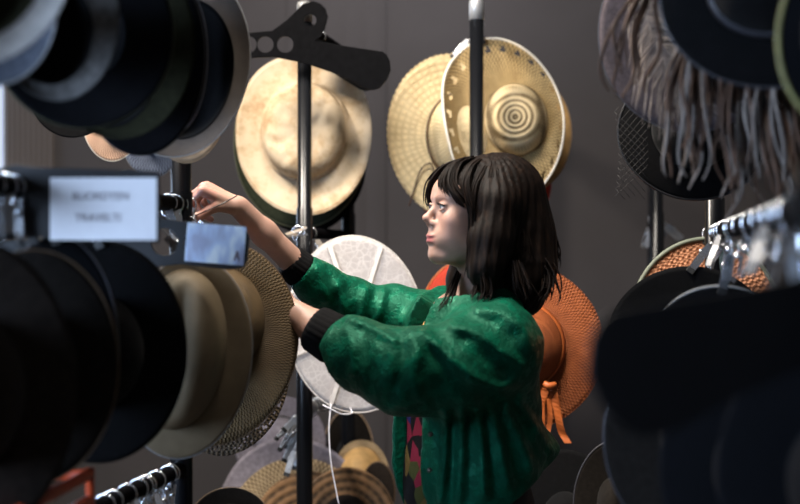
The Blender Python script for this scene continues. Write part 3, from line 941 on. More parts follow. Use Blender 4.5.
og = hat(511, 347, 3.92, 92, 85, 'wide orange straw hat with ribbon tails behind the woman\'s back', name='straw_hat', cat='straw hat', yaw=-7, mat='orangestraw', crown=(.50, .52), off=(7, -2), depth=.12, sq=2.3, brim=curl(.03, .02), trim='orangestraw', tr=.002, band='orangeribbon', seed=28)
for path, w in (([(546, 388), (541, 404), (541, 424), (542, 443)], 4), ([(553, 388), (557, 410), (561, 430), (568, 443)], 3.6), ([(549, 386), (549, 400), (550, 420), (547, 436)], 2.4)):
    pp = smoothpath([P(x, y, 3.80) for x, y in path], 5)
    inv = og.matrix_basis.inverted()
    L = [inv@(p+Vector((-w*.0027, .004*math.sin(i*.7), 0))) for i, p in enumerate(pp)]; Q = [inv@(p+Vector((w*.0027, -.003*math.sin(i*.9), 0))) for i, p in enumerate(pp)]
    G().sheet(L, Q).build('ribbon_tail', M['orangeribbon'], og, False)
G().tube([og.matrix_basis.inverted()@p for p in smoothpath([P(544, 383, 3.795), P(549, 386, 3.79), P(556, 384, 3.795)], 4)], [.006, .008, .009, .010, .010, .010, .009, .008, .006][:9], 8).build('ribbon_knot', M['orangeribbon'], og)

# ---- low row around the end pole
hat(292, 520, 4.50, 80, 78, 'lilac grey felt hat with a broad turned brim low left of the end pole', mat='lilac', yaw=4, pitch=-14, crown=(.55, .55), brim=curl(-.12, .04), wob=.05, seed=29)
hat(298, 530, 4.40, 71, 72, 'natural woven straw hat low left of the end pole, over the lilac grey brim', name='straw_hat', cat='straw hat', mat='naturalstraw', yaw=4, pitch=-12, crown=(.62, .62), brim=curl(.02), seed=30)
hat(308, 540, 4.30, 58, 68, 'banded brown straw hat low left of the end pole', name='straw_hat', cat='straw hat', mat='stripedstraw', yaw=4, pitch=-10, crown=(.6, .6), depth=.07, seed=31)
hat(230, 528, 2.86, 42, 40, 'dark brown felt hat at the bottom edge beside the low chrome clips', mat='darkbrown', yaw=5, pitch=-10, crown=(.6, .6), trim='tantrim', tr=.0012, seed=32)
hat(280, 442, 4.64, 46, 46, 'smaller lilac hat just below the brown mesh straw hat, behind the lilac grey brim', mat='lilac', yaw=4, pitch=-8, band='blackribbon', crown=(.55, .55), seed=33)
hat(348, 456, 4.72, 26, 46, 'dark patterned band hat behind the white tie string', mat='darkbrown', yaw=-6, pitch=-6, trim='tantrim', seed=34)
hat(361, 474, 4.56, 28, 34, 'round tan straw hat right of the end pole, touching the green jacket', name='straw_hat', cat='straw hat', mat='naturalstraw', cmat='tanfelt', yaw=-5, pitch=-8, crown=(.8, .8), depth=.10, sq=2.1, seed=35)
hat(378, 492, 4.44, 17, 30, 'small brown felt hat in front of the round tan straw hat', mat='brownfelt', yaw=-5, trim='brownribbon', seed=36)
hat(346, 522, 4.22, 50, 54, 'dark brown straw hat at the bottom edge just right of the end pole', name='straw_hat', cat='straw hat', mat='stripedstraw', yaw=-4, pitch=-12, crown=(.5, .5), cmat='brownfelt', trim='tantrim', tr=.0012, seed=37)
hat(565, 522, 3.72, 56, 72, 'nearly black hat low behind the woman\'s back, under the orange ribbon tails', mat='blackfelt', yaw=-5, pitch=-6, seed=38)
hat(612, 505, 3.55, 36, 66, 'dark wavy brimmed hat low at the back, left of the right foreground hats', mat='darkbrown', yaw=-8, wob=.06, trim='dimtrim', seed=39)

# ---- right rack
hat(692, 30, 2.75, 93, 102, 'purple grey felt hat with a wide brim carrying a curled pale feather', name='feathered_hat', cat='feathered hat', yaw=-12, mat='purplegrey', cmat='blackfelt', crown=(.46, .46), off=(10, -8), brim=curl(.03), trim='dimtrim', tr=.0016, seed=40)
fh = hat(760, 20, 2.42, 84, 96, 'dark hat covered in long drooping brown feathers at the top right', name='feathered_hat', cat='feathered hat', yaw=-18, mat='darkbrown', crown=(.6, .6), brim=curl(.05), seed=41)
hat(772, -12, 2.02, 112, 98, 'nearest black felt hat in the top right corner, blurred', yaw=-16, mat='blackfelt', crown=(.55, .5), brim=curl(.10), band='dimtrim', trim='dimtrim', tr=.002, seed=42)
hat(842, 36, 1.75, 62, 90, 'olive yellow edged hat cut by the right frame edge near the top', yaw=-24, mat='navyfelt', crown=(.6, .6), trim='yellowribbon', tr=.004, seed=43)
vh = hat(692, 132, 3.12, 74, 66, 'black hat with a dotted net veil under the purple grey feathered hat', name='veiled_hat', cat='veiled hat', yaw=-6, roll=20, mat='blackfelt', crown=(.55, .55), brim=curl(.06), wob=.04, trim='blackribbon', tr=.003, seed=44)
g = G()
for i in range(13):
    for sgn in (1, -1):
        pts = []
        for q in range(7):
            x = 616+q*5.0; y = 112+i*7+sgn*q*5.2
            if 104 < y < 200: pts.append(vh.matrix_basis.inverted()@P(x+2.5*math.sin(y*.05), y, 3.08))
        if len(pts) > 1: g.tube(pts, .0006, 4)
g.build('net_veil', M['net'], vh)
# plumes: a shaft with many fine barbs each
def plume(parent, pts, w, mat, n=70, droop=.03, name='feather', bw=.0008):
    inv = parent.matrix_basis.inverted()
    path = [inv@p for p in smoothpath(pts, 8)]
    g = G(); g.tube(path, [.0016*(1-.6*i/len(path)) for i in range(len(path))], 5)
    rs = random.Random(int(pts[0].x*1e4))
    for i in range(n):
        q = i/n*(len(path)-1.01); j = int(q); f = q-j
        p = path[j].lerp(path[j+1], f); d = (path[j+1]-path[j]).normalized()
        for sgn in (1, -1):
            side = d.cross(Vector((0, 1, 0))).normalized()*sgn + Vector((0, rs.uniform(-.5, .3), 0))
            L = w*math.sin(math.pi*(.12+.8*i/n))*rs.uniform(.6, 1.2)
            e1 = p+side*L*.5+d*L*.35+Vector((0, rs.uniform(-.006, .006), 0)); e2 = p+side*L*.85+d*L*.9+Vector((0, 0, -droop*rs.random()))
            g.tube([p, e1, e2], [bw, bw*.8, bw*.3], 3, cap=False)
    g.build(name, M[mat], parent)
def wisp(parent, pts, mat):
    inv = parent.matrix_basis.inverted(); rs = random.Random(int(pts[0].x*1e5))
    g = G()
    for q in range(8):
        o = Vector((rs.gauss(0, .017), rs.gauss(0, .012), rs.gauss(0, .012))); cut = rs.uniform(.65, 1.08)
        ph = rs.uniform(0, 6); am = rs.uniform(.003, .010)
        path = smoothpath(pts, 7); n = max(6, int(len(path)*min(cut, 1)))
        pp = [inv@(p+o*(.4+.8*math.sin(math.pi*.8*i/n))+Vector((math.sin(ph+i*.45), .4*math.cos(ph+i*.5), 0))*am*1.5*i/n) for i, p in enumerate(path[:n])]
        w = rs.uniform(.0014, .0034)
        g.tube(pp, [w*(.5+.9*math.sin(math.pi*(.1+.88*i/(n-1)))) for i in range(n)], 5)
    g.build('feather', M[mat], parent)
pr = [c for c in COL.objects if c.get('label', '').startswith('purple grey felt')][0]
plume(pr, [P(634, -10, 2.66), P(648, 22, 2.64), P(662, 58, 2.62), P(680, 92, 2.60), P(688, 104, 2.60)], .075, 'paleplume', 80, .03, 'feather', .0014)
for q, (a, b) in enumerate((((705, 10), (690, 190)), ((718, 20), (700, 168)), ((735, 30), (722, 196)), ((752, 40), (748, 222)),
                            ((770, 46), (775, 205)), ((788, 50), (800, 224)), ((806, 52), (822, 210)), ((700, 30), (676, 178)), ((760, 60), (735, 215)), ((800, 70), (790, 228)), ((650, -20), (618, 96)))):
    Yf = 2.37-.012*(q % 5)
    m1 = (a[0]*.6+b[0]*.4-8, a[1]*.65+b[1]*.35)
    wisp(fh, [P(*a, Yf), P(*m1, Yf-.05), P(b[0]*.8+a[0]*.2, b[1]*.75+a[1]*.25, Yf-.045), P(*b, Yf-.02)], 'feather' if q % 4 else 'paleplume')
hat(706, 322, 3.50, 74, 83, 'terracotta knotted straw hat with a grey green edge behind the chrome clips', name='straw_hat', cat='straw hat', yaw=-4, mat='terracotta', crown=(.5, .5), trim='greentrim', tr=.006, seed=45)
hat(690, 346, 3.05, 84, 80, 'black felt hat in front of the terracotta straw hat', yaw=-8, mat='blackfelt', seed=46)
hat(722, 344, 2.55, 70, 58, 'black hat with a pale grey bound edge just under the right chrome clips', yaw=-12, mat='blackfelt', trim='greytrim', tr=.0026, seed=47)
hat(700, 440, 2.22, 96, 112, 'black brown hat with a light piped edge below the black divider paddle', yaw=-14, mat='darkbrown', trim='dimtrim', tr=.0018, brim=curl(.03), seed=48)
hat(752, 470, 1.86, 92, 130, 'navy black felt hat below the divider paddle, second from the right edge', yaw=-16, mat='navyfelt', brim=curl(.04), seed=49)
hat(838, 480, 1.60, 120, 150, 'nearest navy felt hat in the bottom right corner', yaw=-18, mat='navyfelt', brim=curl(.05), seed=50)

# clips that visibly hold a hat
clip(railpt(RA, 4.10, 1.555), P(322, 249, 3.905), 'steel clip gripping the top edge of the white sheer hat')
clip(Vector((.2355, 4.24, 2.185)), P(483, 43, 4.27), 'chrome clip holding the golden raffia hat beside the chrome capped pole')
clip(railpt(RA, 3.955, 1.555), P(283, 236, 3.94), 'chrome clip sticking out left of the end pole above the white hat')

def hangclip(h, X0, Zr, what, sl=SL):
    """a clip from the rail overhead down to the top of a hanging hat"""
    o = [c for c in COL.objects if c.get('label', '') == h][0]
    me = [c for c in o.children if c.name.startswith('brim')][0].data
    top = max((o.matrix_basis @ v.co for v in me.vertices), key=lambda p: p.z)
    Yr = o.location.y
    clip(Vector((X0+sl*Yr, Yr, Zr)), top-Vector((0, 0, .012)), 'clip hanger holding up the '+what)
hangclip('large plain black felt hat on the left middle rail', RA, 1.60, 'large plain black felt hat')
hangclip('pale beige straw hat with a light rim beside the black felt hat', RA, 1.60, 'pale beige straw hat')
hangclip('brown coarse straw hat held by the woman with its crown facing right', RA, 1.60, 'brown coarse straw hat')
hangclip('navy felt hat whose curved edge shows below the paper sign', RA, 1.60, 'navy felt hat below the sign')
hangclip('stained cream canvas sun hat behind the pole with the dull grey cap', RA, 2.15, 'cream canvas sun hat')
hangclip('cream lace straw hat with a scalloped edge left of the chrome capped pole', -.0055, 2.185, 'cream lace straw hat', .056)
hangclip('wide orange straw hat with ribbon tails behind the woman\'s back', -.0055, 1.525, 'wide orange straw hat', .056)
hangclip('terracotta knotted straw hat with a grey green edge behind the chrome clips', RD, 1.545, 'terracotta knotted straw hat')
hangclip('black felt hat in front of the terracotta straw hat', RD, 1.545, 'black felt hat before the terracotta one')
hangclip('black hat with a pale grey bound edge just under the right chrome clips', RD, 1.545, 'black hat with a pale grey edge')
# orange-red crate edge, low at the left
cr = empty('storage_crate', P(60, 545, 2.30)); tag(cr, 'orange red plastic crate corner at the bottom left edge', 'crate')
inv = cr.matrix_basis.inverted()
w = lambda u, v, Y: inv@P(u, v, Y)
G().tube([w(90, 468, 2.30), w(90, 640, 2.30)], .0075, 10).build('corner_post', M['orangeplastic'], cr)
G().tube([w(89, 474, 2.30), w(40, 500, 2.02), w(10, 517, 1.88)], .010, 8).build('rim', M['orangeplastic'], cr)
G().tube([w(89, 500, 2.30), w(40, 530, 2.02), w(10, 548, 1.88)], .009, 8).build('rail_slat', M['orangeplastic'], cr)
G().tube([w(89, 474, 2.30), w(30, 478, 2.62)], .009, 8).build('rim', M['orangeplastic'], cr)

# ------------------------------------------------------------------ the woman
TC = np.array((.150, 3.10, 0.0))                  # middle of the trunk, in plan
yt = R(25)
tf = np.array((-math.cos(yt), -math.sin(yt), 0)); tl = np.array((math.sin(yt), -math.cos(yt), 0))   # her forward, her left (towards the camera)
TQ = np.stack([tf, tl, np.array((0, 0, 1.))], 1)
def T(f, l, z): return TC+tf*f+tl*l+np.array((0, 0, z))
def A(u, v, Y): return np.array(P(u, v, Y))
# head frame: forward, left, up
HC = A(474.5, 215.5, 3.06)
yh, phd = R(20), R(5)
fh0 = np.array((-math.cos(yh), -math.sin(yh), 0)); lh = np.array((math.sin(yh), -math.cos(yh), 0))
fh = fh0*math.cos(phd)+np.array((0, 0, math.sin(phd))); uh = np.cross(fh, lh)
HQ = np.stack([fh, lh, uh], 1)
def H(x, y, z): return HC+fh*x+lh*y+uh*z

woman = empty('person', (TC[0], TC[1], 0))
tag(woman, 'dark haired woman in a green satin jacket reaching for hats on the left rack', 'person')
woff = Vector((-TC[0], -TC[1], 0))

xs = np.arange(-.50, .43, .003)
ys = np.arange(2.72, 3.48, .003)
zs = np.concatenate([np.arange(-.005, 1.0, .010), np.arange(1.0, 1.385, .006), np.arange(1.385, 1.745, .0025)])
B = Field(xs, ys, zs)
# legs, hips, trunk (all under the clothes)
for s_, fw in ((1, .03), (-1, -.02)):
    B.chain([T(0, .095*s_, .90), T(.015+fw*.5, .10*s_, .50), T(-.01+fw, .10*s_, .09)], [.082, .052, .036], .03)
    B.chain([T(-.02+fw, .10*s_, .05), T(.12+fw, .11*s_, .03), T(.17+fw, .115*s_, .028)], [.036, .030, .022], .02)
B.ell(T(-.01, 0, .95), (.105, .165, .13), TQ, .04)
B.ell(T(0, 0, 1.10), (.095, .135, .16), TQ, .06)
B.ell(T(0, 0, 1.27), (.105, .150, .15), TQ, .06)
B.ell(T(.06, .07, 1.23), (.06, .06, .06), TQ, .03); B.ell(T(.06, -.07, 1.23), (.06, .06, .06), TQ, .03)
shN, shF = A(503, 330, 2.945), A(438, 318, 3.262)
B.cone(shN, shF, .046, .046, .05)
# neck
B.cone(H(-.028, 0, -.07), T(-.025, 0, 1.36), .051, .056, .03)
# arms
elN, wrN = A(398, 378, 2.87), A(285, 307, 3.0)
B.chain([shN, elN, A(320, 331, 2.965), wrN], [.048, .040, .038, .026], .02)
elF, wrF = A(354, 308, 3.24), A(239, 207, 3.065)
B.chain([A(440, 330, 3.24), elF, A(302, 271, 3.175), A(264, 233, 3.11), wrF], [.046, .038, .031, .0275, .0235], .02)
# head
def he(c, r, k, op='add'): B.ell(H(*c), r, HQ, k, op)
def hc(a, b, ra, rb, k, op='add'): B.cone(H(*a), H(*b), ra, rb, k, op)
he((-.018, 0, .030), (.105, .075, .085), .02)
he((.036, 0, -.022), (.056, .062, .090), .03)
he((.070, 0, .045), (.026, .050, .032), .02)
for s_ in (1, -1):
    hc((.005, .050*s_, -.062), (.070, .018*s_, -.096), .020, .015, .025)      # jaw
    hc((.090, .012*s_, .029), (.073, .043*s_, .030), .008, .007, .012)        # brow
    he((.062, .043*s_, -.018), (.026, .022, .024), .022)                      # cheekbone
    he((.055, .034*s_, -.052), (.030, .024, .030), .02)                       # cheek
    he((.103, .031*s_, .009), (.020, .017, .0125), .012, 'sub')               # eye socket
    he((.079, .031*s_, .0095), (.0138, .0138, .0138), .004)                   # lids
    hc((.096, .0115*s_, -.0265), (.102, .0095*s_, -.0255), .0072, .0064, .007) # nostril wing
    he((-.012, .074*s_, -.005), (.018, .009, .032), .008)                     # ear
for s_ in (1, -1):
    ar = [H(.0815+.0118*math.cos(a), .031*s_+.0140*math.sin(a), .0178-.0050*abs(a)) for a in np.linspace(-1.05, 1.05, 8)]
    B.chain(ar, [.0024]*8, .003)
    ar = [H(.0812+.0120*math.cos(a), .031*s_+.0140*math.sin(a), .0010+.0045*abs(a)) for a in np.linspace(-1.05, 1.05, 8)]
    B.chain(ar, [.0018]*8, .003)
hc((.088, 0, .014), (.112, 0, -.0150), .0070, .0070, .010)                    # nose bridge
he((.1105, 0, -.0175), (.0090, .0085, .0072), .007)                           # nose tip
he((.083, 0, -.058), (.019, .030, .026), .02)                                 # muzzle
he((.0985, 0, -.0545), (.0085, .021, .0056), .005)                            # upper lip
he((.0965, 0, -.0655), (.0088, .019, .0064), .005)                            # lower lip
for s_ in (1, -1): hc((.1085, 0, -.0602), (.100, .025*s_, -.0575), .0026, .0026, .003, 'sub')    # mouth line
he((.106, 0, -.0768), (.012, .018, .0056), .008, 'sub')
he((.082, 0, -.094), (.0165, .020, .0160), .014)                              # chin
for s_ in (1, -1):
    he((.1045, .006*s_, -.0335), (.004, .0035, .0035), .003, 'sub')           # nostril
# hands
def hand(wr, f, s, curls, spread=.0205, tcurl=0.5, sc=1.0):
    f = f/np.linalg.norm(f); s = s-f*(s@f); s = s/np.linalg.norm(s)
    n = np.cross(f, s)
    if n[2] < 0: n = -n
    L = [(.040, .024, .020), (.044, .028, .021), (.041, .026, .020), (.032, .020, .018)]
    rad = [.0088, .0090, .0086, .0076]
    tips = []; mids = []
    for i in range(4):
        off = (1.5-i)*spread
        fan = (1.5-i)*.06
        d = f*math.cos(fan)+s*math.sin(fan)
        base = wr+s*off*.55+f*.012
        mcp = wr+s*off+d*(.078-.003*abs(i-1.2))*sc+n*(.005 if i in (1, 2) else .001)
        B.cone(base, mcp, .0150, .0112, .012)
        a = 0; p = mcp; r = rad[i]
        c = curls[i]
        for j in range(3):
            a += c[j]
            dd = d*math.cos(a)-n*math.sin(a)
            q = p+dd*L[i][j]*sc
            B.cone(p, q, r*(1-.06*j), r*(1-.06*(j+1)), .004)
            p = q
            if j == 1: mids.append(p)
        tips.append(p)
    t0 = wr+s*.018+f*.012-n*.004; t1 = wr+s*.034+f*.042-n*.016
    tipm = (tips[0]*.5+mids[0]*.5)+s*.012
    t2 = t1+(tipm-t1)*.52+s*.008-n*.006
    B.chain([t0, t1, t2, tipm], [.0155, .0115, .0098, .0080], .006)
    return tips
hand(wrF, np.array((-.86, -.05, .46)), np.array((0.05, -1., -.20)), [(R(70), R(32), R(12)), (R(64), R(38), R(16)), (R(84), R(62), R(35)), (R(92), R(72), R(40))], .0215, sc=1.12)
hand(wrN, np.array((-.80, .10, .52)), np.array((.2, .3, 1.)), [(R(14), R(20), R(12))]*4)
V, F_ = B.mesh()
body = np_mesh('body', V+np.array(woff), F_, M['skin'], woman, 1)
# lips and flushed cheeks, nose tip and knuckles are the skin's own colour
Vw = V-HC
loc = Vw@HQ
lip = np.exp(-(((loc[:, 1])/.021)**4+((loc[:, 2]+.0600)/.0105)**4))*(loc[:, 0] > .085)
fl = .8*np.exp(-(((loc[:, 0]-.06)/.03)**2+((np.abs(loc[:, 1])-.045)/.02)**2+((loc[:, 2]+.028)/.02)**2))+.7*np.exp(-(((loc[:, 0]-.112)/.012)**2+(loc[:, 1]/.012)**2+((loc[:, 2]+.02)/.012)**2))
fl += .8*(V[:, 0] < -.395)*(V[:, 2] > 1.54)
for nm, ar in (('lips', lip), ('flush', fl)):
    at = body.data.attributes.new(nm, 'FLOAT', 'POINT'); at.data.foreach_set('value', np.clip(ar, 0, 1).astype(np.float32))
# eyes
def eye(s_):
    me = bpy.data.meshes.new('eye'); 
    g = G(); n1, n2 = 14, 20
    for i in range(n1+1):
        a = math.pi*i/n1
        for j in range(n2):
            b = 2*math.pi*j/n2
            g.v.append(Vector((math.cos(a), math.sin(a)*math.cos(b), math.sin(a)*math.sin(b)))*.0128)
    for i in range(n1):
        for j in range(n2):
            g.f.append((i*n2+j, (i+1)*n2+j, (i+1)*n2+(j+1) % n2, i*n2+(j+1) % n2))
    o = g.build('eye', M['eye'], woman)
    Mx = Matrix((fh, lh, uh)).transposed().to_4x4()
    Mx = Matrix.Rotation(R(-4)*s_, 4, Vector(uh)) @ Mx
    Mx.translation = Vector(H(.0820, .031*s_, .0085))+woff
    o.matrix_basis = Mx
for s_ in (1, -1): eye(s_)
g = G(); g2 = G()
for s_ in (1, -1):
    pts = [Vector(H(.0815+.0146*math.cos(a), .031*s_+.0160*math.sin(a), .0156-.0046*abs(a)))+woff for a in np.linspace(-.95, .95, 9)]
    g.tube(pts, [.0006]+[.0013]*7+[.0008], 6)
    for a in np.linspace(-.6, 1.0, 9):
        p0 = Vector(H(.0800+.0143*math.cos(a), .031*s_+.0150*math.sin(a)*s_, .0154-.0036*abs(a)))+woff
        g.tube([p0, p0+Vector(fh)*.006+Vector(uh)*.001, p0+Vector(fh)*.009+Vector(uh)*.003], [.0006, .0005, .0002], 4)
    for q in range(26):
        t = q/25
        p0 = Vector(H(.0985-.020*t*t-.004*t, (.010+.042*t)*s_, .0275+.008*math.sin(t*2.2)))+woff
        g2.tube([p0, p0+Vector(H(0, .006*s_, .004)-HC)*(1-.4*t)-Vector(fh)*.002], [.0019*(1.15-.6*t), .0006], 4)
g.build('eyelashes', M['lash'], woman); g2.build('eyebrows', M['hair'], woman)

# ---- shirt, trousers, shoes
S = Field(np.arange(-.10, .42, .008), np.arange(2.80, 3.42, .008), np.arange(.88, 1.36, .008))
S.ell(T(.012, 0, 1.16), (.118, .165, .24), TQ, .03); S.ell(T(.012, 0, .98), (.125, .175, .16), TQ, .05)
S.ell(T(.075, .07, 1.23), (.062, .065, .065), TQ, .03); S.ell(T(.075, -.07, 1.23), (.062, .065, .065), TQ, .03)
S.D = np.maximum(S.D, np.broadcast_to(.93-S.zs[None, None, :], S.D.shape))
V, F_ = S.mesh(); np_mesh('shirt', V+np.array(woff), F_, M['print'], woman, 1)
S = Field(np.arange(-.12, .44, .01), np.arange(2.78, 3.44, .01), np.arange(.05, 1.06, .01))
S.ell(T(-.01, 0, .94), (.120, .182, .14), TQ, .03)
for s_, fw in ((1, .03), (-1, -.02)):
    S.chain([T(0, .095*s_, .90), T(.015+fw*.5, .10*s_, .50), T(-.01+fw, .10*s_, .10)], [.100, .075, .062], .03)
S.D = np.maximum(S.D, np.broadcast_to(.075-S.zs[None, None, :], S.D.shape))
V, F_ = S.mesh(); np_mesh('trousers', V+np.array(woff), F_, M['trousers'], woman, 1)
for s_, fw in ((1, .03), (-1, -.02)):
    S = Field(np.arange(-.20, .40, .007), np.arange(2.80, 3.42, .007), np.arange(-.02, .14, .007))
    S.chain([T(-.035+fw, .10*s_, .045), T(.10+fw, .108*s_, .036), T(.18+fw, .115*s_, .032)], [.046, .042, .034], .02)
    S.cone(T(-.015+fw, .10*s_, .06), T(-.012+fw, .10*s_, .11), .047, .044, .02)
    S.D = np.maximum(S.D, np.broadcast_to(.001-S.zs[None, None, :], S.D.shape))
    V, F_ = S.mesh(); np_mesh('shoe', V+np.array(woff), F_, M['shoe'], woman, 1)

# ---- green satin jacket
J = Field(np.arange(-.27, .42, .0045), np.arange(2.70, 3.46, .0045), np.arange(.90, 1.50, .0045))
J.ell(T(.004, 0, 1.20), (.150, .190, .27), TQ, .03)
J.ell(T(-.004, 0, 1.03), (.160, .200, .19), TQ, .06)
J.cone(A(502, 334, 2.95), A(440, 324, 3.25), .066, .064, .05)
J.cone(A(498, 312, 3.02), A(452, 306, 3.19), .044, .042, .04)                  # collar ridge
J.ell(A(538, 452, 3.14), (.05, .10, .05), None, .05)
# near sleeve, wide and batwing
J.chain([A(494, 352, 2.94), A(455, 368, 2.89), A(402, 371, 2.87), A(358, 354, 2.92), A(334, 339, 2.952)], [.104, .088, .083, .070, .052], .035)
J.cone(A(500, 385, 2.97), A(420, 386, 2.92), .060, .050, .05)
# far sleeve
J.chain([A(440, 330, 3.24), A(398, 318, 3.26), A(352, 306, 3.24), A(322, 287, 3.205), A(302, 271, 3.175)], [.085, .070, .058, .048, .043], .035)
X, Y, Z = J.xs[:, None, None], J.ys[None, :, None], J.zs[None, None, :]
# folds: rounded creases that run where the photograph has them (near side of the jacket)
PXu = 400+X/Y*FPX; PXv = 252-(Z-CZ)/Y*FPX
def crease(pts, w, amp, side=1):
    global J
    d2 = np.full(J.D.shape, 1e9, np.float32)
    for (u0, v0), (u1, v1) in zip(pts[:-1], pts[1:]):
        du, dv = u1-u0, v1-v0; L = du*du+dv*dv
        h = np.clip(((PXu-u0)*du+(PXv-v0)*dv)/L, 0, 1)
        d2 = np.minimum(d2, (PXu-u0-h*du)**2+(PXv-v0-h*dv)**2)
    wgt = np.clip((3.08-Y)/.05, 0, 1) if side == 1 else np.clip((Y-3.06)/.05, 0, 1)
    J.D -= (amp*np.exp(-d2/(w*w))*wgt).astype(np.float32)
crease([(424, 333), (440, 347), (456, 364), (476, 380), (500, 389), (514, 382)], 6, .013)
crease([(430, 352), (448, 374), (470, 394), (500, 402)], 6, -0.0050)
crease([(452, 325), (478, 333), (500, 350), (522, 366)], 6, .011)
crease([(462, 340), (482, 358), (508, 374)], 6, -0.0055)
crease([(478, 308), (505, 313), (524, 330), (530, 352)], 6, .009)
crease([(468, 318), (492, 324), (510, 338)], 5, -0.0040)
crease([(350, 318), (372, 327), (396, 340)], 5, .009)
crease([(398, 338), (404, 352), (398, 378), (388, 402)], 5, -0.0060)
crease([(412, 332), (418, 350), (414, 376), (420, 398)], 6, .009)
crease([(345, 330), (352, 352), (352, 372)], 5, .007)
crease([(362, 330), (368, 355), (372, 385)], 6, -0.0040)
crease([(340, 322), (346, 340)], 4, -0.0030)
# drapery under the arm
J.D -= 0
for k_, (p0, p1) in enumerate((((446, 414), (440, 500)), ((462, 414), (458, 500)), ((478, 412), (484, 495)), ((492, 412), (508, 485)), ((506, 408), (532, 470)), ((520, 404), (552, 452)))):
    crease([p0, ((p0[0]+p1[0])/2+2, (p0[1]+p1[1])/2), p1], 4.5, .010 if k_ % 2 == 0 else .008)
    crease([(p0[0]+7, p0[1]), (p1[0]+11, p1[1])], 4, -0.0045)
# far sleeve gathers
for (p0, p1) in (((318, 268), (326, 300)), ((338, 286), (344, 312)), ((366, 290), (360, 320)), ((384, 292), (376, 325)), ((424, 296), (404, 322)), ((434, 300), (416, 330))):
    crease([p0, p1], 4, .007, -1); crease([(p0[0]+9, p0[1]), (p1[0]+9, p1[1])], 4, -0.0035, -1)
wr_ = .0022*np.sin(38*X+22*Z+9*Y)*np.sin(31*Z-24*X)+.0016*np.sin(75*X-40*Z)*np.sin(60*Z+30*Y)
J.D += wr_.astype(np.float32)
# sleeves end square at the cuffs
def endcut(c, to, rad):
    global J
    c = np.array(c); ax = np.array(to)-c; ax = ax/np.linalg.norm(ax)
    dt = (X-c[0])*ax[0]+(Y-c[1])*ax[1]+(Z-c[2])*ax[2]
    ds = np.sqrt((X-c[0])**2+(Y-c[1])**2+(Z-c[2])**2)
    J.D = np.where(ds < rad, np.maximum(J.D, dt), J.D).astype(np.float32)
endcut(A(333, 338.5, 2.952), A(317, 330, 2.966), .10)
endcut(A(302, 271, 3.175), A(290, 262, 3.165), .075)
# hem, open front, neckline
hem = .950+.75*np.maximum(X-.205, 0)+.05*np.minimum(X-.205, 0)
J.D = np.maximum(J.D, hem-Z)
fw_ = (X-TC[0])*tf[0]+(Y-TC[1])*tf[1]; la_ = (X-TC[0])*tl[0]+(Y-TC[1])*tl[1]
half = .066-.030*np.clip((Z-1.24)/.10, 0, 1)
slot = np.maximum(np.abs(la_-.0)-half, .02-fw_)
slot = np.maximum(slot, np.broadcast_to(np.float32(0), slot.shape)-1)
J.D = np.maximum(J.D, -slot)
nk = np.sqrt(((X-T(.01, 0, 0)[0]))**2+((Y-T(.01, 0, 0)[1]))**2)-.062+np.broadcast_to((1.38-Z)*1.5, J.D.shape)
J.D = np.maximum(J.D, -np.maximum(nk, 1.345-Z))
J.D = J.D.astype(np.float32)
V, F_ = J.mesh(); jk = np_mesh('jacket', V+np.array(woff), F_, M['satin'], woman, 2)
# black ribbed cuffs
def cuff(a, b, ra, rb):
    a, b = Vector(a), Vector(b); ax = (b-a).normalized(); s1 = ax.orthogonal().normalized(); s2 = ax.cross(s1)
    g = G(); n = 72; rows = 8
    for i in range(rows+1):
        t = i/rows; c = a.lerp(b, t); r = ra+(rb-ra)*t
        if i in (0, rows): r *= .93
        for j in range(n):
            an = 2*math.pi*j/n
            q = r*(1+.025*math.cos(an*24)+.02*math.sin(3*an+t*2))
            g.v.append(c+(s1*math.cos(an)+s2*math.sin(an))*q+woff)
    for i in range(rows):
        for j in range(n):
            g.f.append((i*n+j, i*n+(j+1) % n, (i+1)*n+(j+1) % n, (i+1)*n+j))
    for (i, c, rev) in ((0, a, True), (rows, b, False)):
        k0 = len(g.v); g.v.append(c+woff)
        for j in range(n):
            f = (i*n+j, i*n+(j+1) % n, k0); g.f.append(f[::-1] if rev else f)
    g.build('cuff', M['rib'], jk)
cuff(A(313, 327.5, 2.968), A(336, 340.5, 2.950), .049, .054)
cuff(A(288, 260.5, 3.163), A(303, 271.5, 3.178), .0395, .042)
for (u, v) in ((431, 434), (430, 470)):
    g = G(); c = Vector(A(u, v, 2.905))+woff
    g.tube([c, c+Vector((-.002, -.006, 0))], .005, 12).build('snap_button', M['snap'], jk)
g = G(); pts = [Vector(T(f_, l_, z_))+woff for f_, l_, z_ in ((.045, .062, 1.378), (.085, .04, 1.350), (.104, .012, 1.322), (.106, -.012, 1.322), (.085, -.04, 1.350), (.045, -.062, 1.378))]
g.tube(smoothpath(pts, 6), .0012, 6).build('necklace', M['gold'], woman)

# ---- hair: one mesh, a full volume with strands over it
HF = Field(np.arange(-.02, .42, .004), np.arange(2.85, 3.32, .004), np.arange(1.33, 1.76, .004))
HF.ell(H(-.030, 0, .036), (.120, .088, .094), HQ, .02)
HF.chain([A(503, 195, 3.09), A(515, 240, 3.09), A(521, 276, 3.07), A(523, 297, 3.05)], [.088, .082, .070, .036], .04)
HF.chain([A(496, 205, 3.0), A(490, 240, 2.985), A(487, 268, 2.975), A(486, 290, 2.965)], [.048, .045, .036, .018], .03)
HF.chain([A(470, 240, 3.17), A(458, 280, 3.19), A(450, 304, 3.18)], [.040, .022, .010], .02)
d = HF.D; X, Y, Z = HF.xs[:, None, None]-HC[0], HF.ys[None, :, None]-HC[1], HF.zs[None, None, :]-HC[2]
lx, ly, lz = [X*HQ[0, i]+Y*HQ[1, i]+Z*HQ[2, i] for i in range(3)]
an = np.arctan2(ly, -lx-.02)
